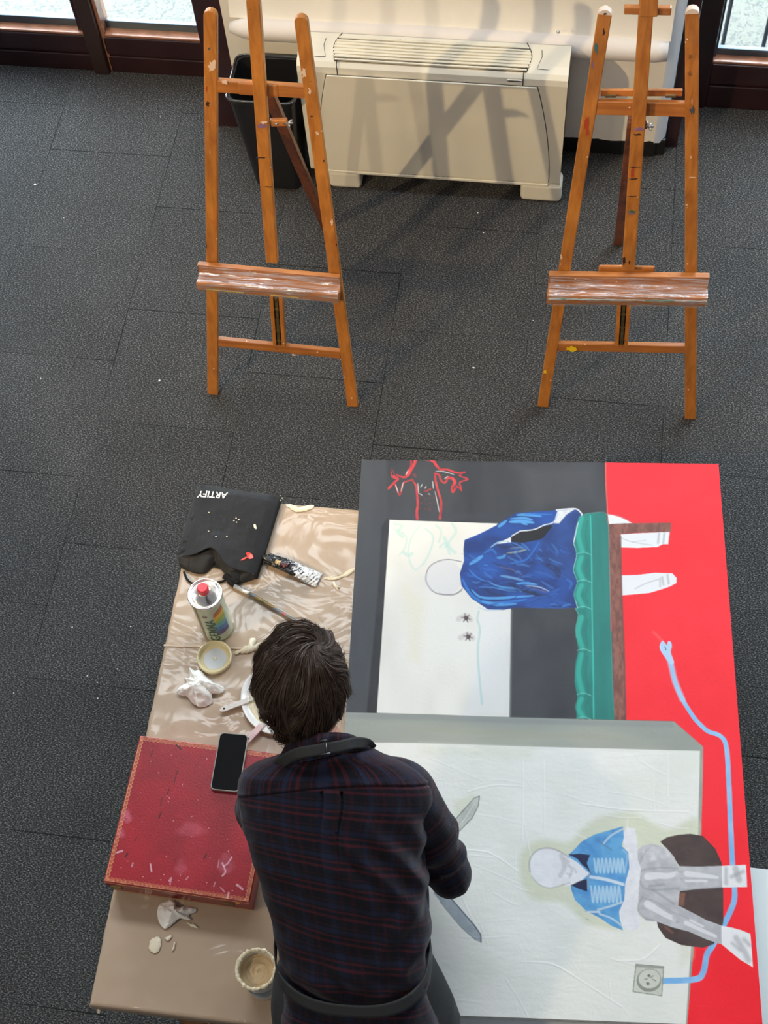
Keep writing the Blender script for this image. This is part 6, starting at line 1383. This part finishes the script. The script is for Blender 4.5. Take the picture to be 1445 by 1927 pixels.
def stand(u, v):
    g = u * (len(CB_) - 1); i = min(int(g), len(CB_) - 2); a = CB_[i].lerp(CB_[i + 1], g - i); b = Vector((a.x, a.y, 0)) ; c0 = (CB_[0] + CB_[-1]) / 2
    p = a + Vector(((c0.x - a.x) * .10 * v, (c0.y - a.y) * .10 * v - .0, -.045 * v)); return p, (u * .33, v * .05 + .1), 1.0
cl.cgrid(stand, 90, 8)
# front of the collar closes under the chin
f0, f1 = CB_[0], CB_[-1]; ch = HCn * .35 + spine[-1] * .65 + Vector((0, .02, -.085))
fc = [Vector(p) for p in catmull([tuple(f0), tuple(f0.lerp(ch, .5) + Vector((-.018, .01, -.01))), tuple(ch), tuple(f1.lerp(ch, .5) + Vector((.018, .01, -.01))), tuple(f1)], 10)]
def cfront(u, v):
    g = u * (len(fc) - 1); i = min(int(g), len(fc) - 2); a = fc[i].lerp(fc[i + 1], g - i); p = a + Vector((0, -.035 * v, -.022 * v)); return p, (u * .3, v * .05), 1.0
cl.cgrid(cfront, 60, 8)
shirt = cl.cbuild('shirt', m_plaid, PR)

# ---- apron: neck strap with buckle, waist string, side panels and skirt
m_ap = mat('black_apron_cloth', (.016, .017, .017), .75, bump=.2, bscale=350, var=.1, vscale=15)
AP = MB()
def front(u, v):
    # bib and skirt hang in front of the torso and legs
    g = v; x = (u - .5)
    if v < .35:
        k = v / .35; c = Vector((1.68, -3.02, 1.22)).lerp(Vector((1.80, -3.40, .985)), k); w_ = .12 + .10 * k ** 1.5; p = c + Vector((x * 2 * w_ * .5 * 1.2, 0, 0)); p.z -= .02 * (1 - (2 * x) ** 2); 
    else:
        k = (v - .35) / .65; th = math.pi * (.5 + x * 1.34); c = Vector((1.82, -3.50, .985)).lerp(Vector((1.86, -3.76, .86)), min(1, k * 3.4)); c.z = .985 + (.36 - .985) * k
        rx = .16 + .035 * min(1, k * 3) + .01 * math.sin(u * 20) * k; ry = .10 + .03 * min(1, k * 3) + .008 * math.sin(u * 16) * k
        p = c + Vector((-math.cos(math.pi * (.5 + x * 1.34)) * rx * 1.0 if 0 else math.sin(x * 1.34 * math.pi) * rx, math.cos(x * 1.34 * math.pi) * ry, 0))
    return p
apr = MB().grid(front, 60, 80).build('apron', m_ap, PR, smooth=True, solid=.002)
def strip(pxs, zf, wd, name, m, parent, lift=.004, th=.003, n=60):
    C_ = [Vector(p) for p in catmull([tuple(bz(x, y, z)) for (x, y), z in zip(pxs, zf)], 12)]; k = len(C_)
    A_, B2 = [], []
    for i in range(k):
        t = (C_[min(i + 1, k - 1)] - C_[max(i - 1, 0)]).normalized(); vw = (Vector(CAM) - C_[i]).normalized(); s_ = t.cross(vw).normalized(); A_.append(C_[i] + s_ * wd / 2); B2.append(C_[i] - s_ * wd / 2)
    def f(u, v): g = u * (k - 1); i = min(int(g), k - 2); a = A_[i].lerp(A_[i + 1], g - i); b = B2[i].lerp(B2[i + 1], g - i); p = a.lerp(b, v); p.z += .0015 * N3(p, 40); return p
    return MB().grid(f, n, 6).build(name, m, parent, smooth=True, solid=th)
ns_ = strip([(520, 1442), (535, 1431), (560, 1418), (600, 1411), (640, 1404), (668, 1398), (690, 1400), (700, 1410)], [1.372, 1.402, 1.430, 1.442, 1.440, 1.424, 1.380, 1.335], .024, 'neck_strap', m_ap, apr)
m_bk = mat('black_buckle', (.02, .02, .02), .25)
def onstrap(px_, py_, z=1.447): return bz(px_, py_, z)
mb = MB()
for a, b in (((612, 1394), (616, 1420)), ((602, 1420), (622, 1418)), ((600, 1395), (616, 1393))): mb.tube([onstrap(*a), onstrap(*b)], .0024, 8)
mb.build('buckle', m_bk, apr, smooth=True)
# waist string follows the torso section
def waist(u, v):
    uu = -.10 + .70 * u; vv = W_V(u)
    p, n, x, y, s_, t, a = torso(uu, vv, .014); w_ = (v - .5) * .026 * (1 + .5 * abs(2 * u - 1)); p = p + t * w_ + n * .004 * max(0, y) ; return p
def vpos(s): 
    j = min(range(nS), key=lambda i: abs(cum[i] - s)); return j / (nS - 1)
va, vb = vpos(.205), vpos(.128)
W_V = lambda u: vb + (va - vb) * (min(1, abs(2 * u - 1) * 1.25) ** 2) * 1.2
MB().grid(waist, 120, 6).build('waist_string', m_ap, apr, smooth=True, solid=.003)
# side panels wrap back round the hips
PAN = [[bz(535, 1806, 1.10), bz(516, 1838, 1.06), bz(512, 1870, 1.03), bz(517, 1905, 1.0), bz(522, 1940, .95)], [bz(799, 1806, 1.10), bz(815, 1838, 1.06), bz(834, 1872, 1.03), bz(852, 1908, 1.0), bz(866, 1945, .95)]]
for sg in (-1, 1):
    def sp_(u, v, sg=sg):
        # u from front to back, v downwards
        base = 0.0 if sg > 0 else math.pi; th = base + sg * (-.9 + (1.35 - .35 * v) * u)
        g = v * 8; pr_ = PAN[0 if sg < 0 else 1]; i = min(int(g), len(pr_) - 2) if g < len(pr_) - 1 else len(pr_) - 2; fr = min(1, g - i) if g < len(pr_) - 1 else 1
        e = pr_[i].lerp(pr_[i + 1], fr); dz_ = max(0, g - (len(pr_) - 1)); e = e + Vector((0, -.19 * min(1, dz_), -.11 * dz_)); rx = .10 + .006 * math.sin(u * 9 + v * 6); ry = .115 + .02 * v + .005 * math.sin(u * 7)
        c = e - Vector((sg * rx, 0, 0))
        return c + Vector((math.cos(th) * rx, math.sin(th) * ry, 0))
    MB().grid(sp_, 30, 50).build('side_panel', m_ap, apr, smooth=True, solid=.002)

# ---- hair: a shaped cap with a thick coat of combed locks
def hshape(d):
    # d in head frame (right, face, up)
    x, y, z = d; s = 1 + .07 * noise.noise(Vector((x * 2.2, y * 2.2, z * 2.2 + 3))) + .05 * noise.noise(Vector((x * 5, y * 5, z * 5 + 8)))
    return s
HR = (.097, .110, .128); HO = HCn + hu * .000 - hf * .012
def hp(d, lift=0): s = hshape(d); return HO + (hr * d[0] * HR[0] + hf * d[1] * HR[1] + hu * d[2] * HR[2]) * s * (1 + lift)
def covered(d):
    x, y, z = d
    if y > .45 and z < .50: return False           # face
    if y > .05 and z < -.20: return False          # cheeks
    if abs(x) > .80 and y > -.15 and z < -.18: return False   # ears
    if z < (-.99 if x < .1 else -.82): return False
    return True
cap = MB(); nu, nv = 90, 60
vs = []; ok = []
for j in range(nv):
    for i in range(nu):
        th = 2 * math.pi * i / nu; ph = (j / (nv - 1) - .5) * math.pi; d = (math.cos(ph) * math.cos(th), math.cos(ph) * math.sin(th), math.sin(ph)); c = covered(d); p = hp(d, -.035 if c else -.16)
        vs.append(p + Vector((0, 0, .002)) * N3(p, 30)); ok.append(c)
cap.add(vs, [(j * nu + i, j * nu + (i + 1) % nu, (j + 1) * nu + (i + 1) % nu, (j + 1) * nu + i) for j in range(nv - 1) for i in range(nu) if ok[j * nu + i] or ok[(j + 1) * nu + i]])
hair = cap.build('hair', m_hair, PR, smooth=True)
# locks
g_ = np.random.default_rng(11)
whorl = np.array([.42, -.62, .66]); whorl /= np.linalg.norm(whorl)
V_, F_, C_ = [], [], []
def ev(d): d = np.array(d); return d / np.linalg.norm(d)
def flow(d):
    r = d - whorl * d.dot(whorl); nrm_ = np.linalg.norm(r); r = r / (nrm_ + 1e-6); sw = np.cross(whorl, d); sw = sw / (np.linalg.norm(sw) + 1e-6)
    k = math.exp(-nrm_ * 1.6); dirv = r * 1.0 + sw * (.9 * k + .15)
    dirv = dirv + np.array([-.55, 0, -.25]) * (1 - k) * (1 if d[1] < .3 else .2) + .75 * np.array([noise.noise(Vector(d * 2.6)), noise.noise(Vector(d * 2.2 + 5)), noise.noise(Vector(d * 2.2 + 9))])
    if d[1] > .1: dirv = dirv + np.array([0, .7, -.1])
    dirv = dirv - d * dirv.dot(d); return dirv / (np.linalg.norm(dirv) + 1e-6)
def lock(d0, n, step, w0, lift0, lift1, seg=5):
    d = ev(d0); pts = []; ws = []; ph = g_.uniform(0, 6); cl_ = g_.uniform(.0, .10); kk = noise.noise(Vector(d * 4)) * .05
    for i in range(n + 1):
        s = i / n; lift = lift0 + (lift1 - lift0) * s + .030 * math.sin(s * 3.1 + .3) + cl_ * s * s + kk
        pts.append(np.array(hp(d, lift))); ws.append(w0 * (math.sin(math.pi * min(1, .12 + .88 * s)) ** .6 * (1 - .55 * s) + .02)); 
        nd = ev(d + (flow(d) + .10 * np.array([math.sin(ph + s * 7), math.cos(ph + s * 6), 0])) * step)
        if not covered(nd) and i > 1:
            nd = ev(d + flow(d) * step * .25)
            if not covered(nd): break
        d = nd
    if len(pts) < 4: return
    base = len(V_); k = len(pts)
    for i in range(k):
        t = pts[min(i + 1, k - 1)] - pts[max(i - 1, 0)]; t = t / (np.linalg.norm(t) + 1e-9); n_ = pts[i] - np.array(HO); n_ = n_ / np.linalg.norm(n_); s_ = np.cross(t, n_); s_ /= np.linalg.norm(s_) + 1e-9; n_ = np.cross(s_, t)
        for j in range(seg): a = 2 * math.pi * j / seg; V_.append(pts[i] + (s_ * math.cos(a) * 1.0 + n_ * math.sin(a) * .55) * ws[i])
    for i in range(k - 1):
        for j in range(seg): F_.append((base + i * seg + j, base + i * seg + (j + 1) % seg, base + (i + 1) * seg + (j + 1) % seg, base + (i + 1) * seg + j))
def rnd():
    while True:
        d = g_.normal(size=3); d /= np.linalg.norm(d)
        if covered(d): return d
for _ in range(1100): lock(rnd(), int(g_.integers(7, 13)), .085, g_.uniform(.0022, .0055), -.03, g_.uniform(-.01, .07))
for _ in range(5200): lock(rnd(), int(g_.integers(6, 14)), .080, g_.uniform(.0006, .0013), .0, g_.uniform(.0, .07), 3)
for _ in range(420): lock(rnd(), int(g_.integers(6, 12)), .08, g_.uniform(.00025, .0005), .02, g_.uniform(.08, .22), 3)
hm = MB(); hm.add([tuple(v) for v in V_], F_); hm.build('hair_locks', m_hair, hair, smooth=True)
# a few short hairs on the nape
V_, F_ = [], []
"""nape"""
def nape():
    for _ in range(700):
        x = g_.uniform(-.8, .8); z = g_.uniform(-.93, -.62); r_ = math.sqrt(max(0, 1 - min(.99, x * x * .6 + z * z))); y = -r_
        d = ev((x * .75, y, z)); a = np.array(hp(d, -.10)); dn = -np.array(hu) * .018 + np.array(hr) * g_.uniform(-.006, .004); b = a + dn + np.array(-hf) * .004
        n_ = np.array(-hf); s_ = np.array(hr); base = len(V_)
        for p, w_ in ((a, .0008), ((a + b) / 2 + n_ * .002, .0007), (b, .0001)):
            for j in range(3): an = 2 * math.pi * j / 3; V_.append(p + (s_ * math.cos(an) + n_ * math.sin(an)) * w_)
        for i in range(2):
            for j in range(3): F_.append((base + i * 3 + j, base + i * 3 + (j + 1) % 3, base + (i + 1) * 3 + (j + 1) % 3, base + (i + 1) * 3 + j))
nape(); hm = MB(); hm.add([tuple(v) for v in V_], F_); hm.build('nape_hair', m_hair, hair, smooth=True)

# ---- tool held in the right hand
kt = Lk['wrR'] + fR.normalized() * .085
K2 = empty('painting_knife', kt, 'small painting knife held in the right hand over the canvas, beneath the chest', 'palette knife')
tipk = Vector((kt.x - .10, kt.y + .09, ZC + .004)); MB().tube([kt + Vector((.05, -.05, .045)), kt, kt.lerp(tipk, .35)], [.006, .007, .005], 10).build('handle', m_wood, K2, smooth=True)
MB().tube([kt.lerp(tipk, .33), kt.lerp(tipk, .6), tipk], [.002, .0035, .001], 6).build('blade', m_steel, K2)

# ---- crumbs of dried paint on the carpet
m_cr = mat('white_crumb', (.8, .78, .72), .7)
for px_, py_, r_ in ((66, 347, 3.2), (144, 260, 1.0), (120, 410, 1.0), (300, 716, 2.4), (77, 712, 1.2), (302, 220, 1), (136, 1180, 1.6), (246, 1179, 1.6), (221, 1259, 1.5), (183, 1284, 1.6), (164, 1272, 1.3), (279, 1284, 1.2), (26, 1304, 1.4), (184, 1314, 1.4), (899, 400, 1.8), (910, 438, 1.6), (891, 692, 2.4), (1003, 603, 1.2)):
    c = bz(px_, py_, .003); s_ = r_ * .0012; m3 = MB(); ellipsoid(m3, c, (Vector((1, 0, 0)), Vector((0, 1, 0)), Vector((0, 0, 1))), (s_ * 1.3, s_, s_ * .7), 8, 6, fn=lambda d: 1 + .3 * noise.noise(Vector(d) * 2))
    tag(m3.build('paint_crumb', m_cr, None), 'small white crumb of dried paint on the dark carpet tiles', 'crumb', 'white crumbs scattered on the carpet')
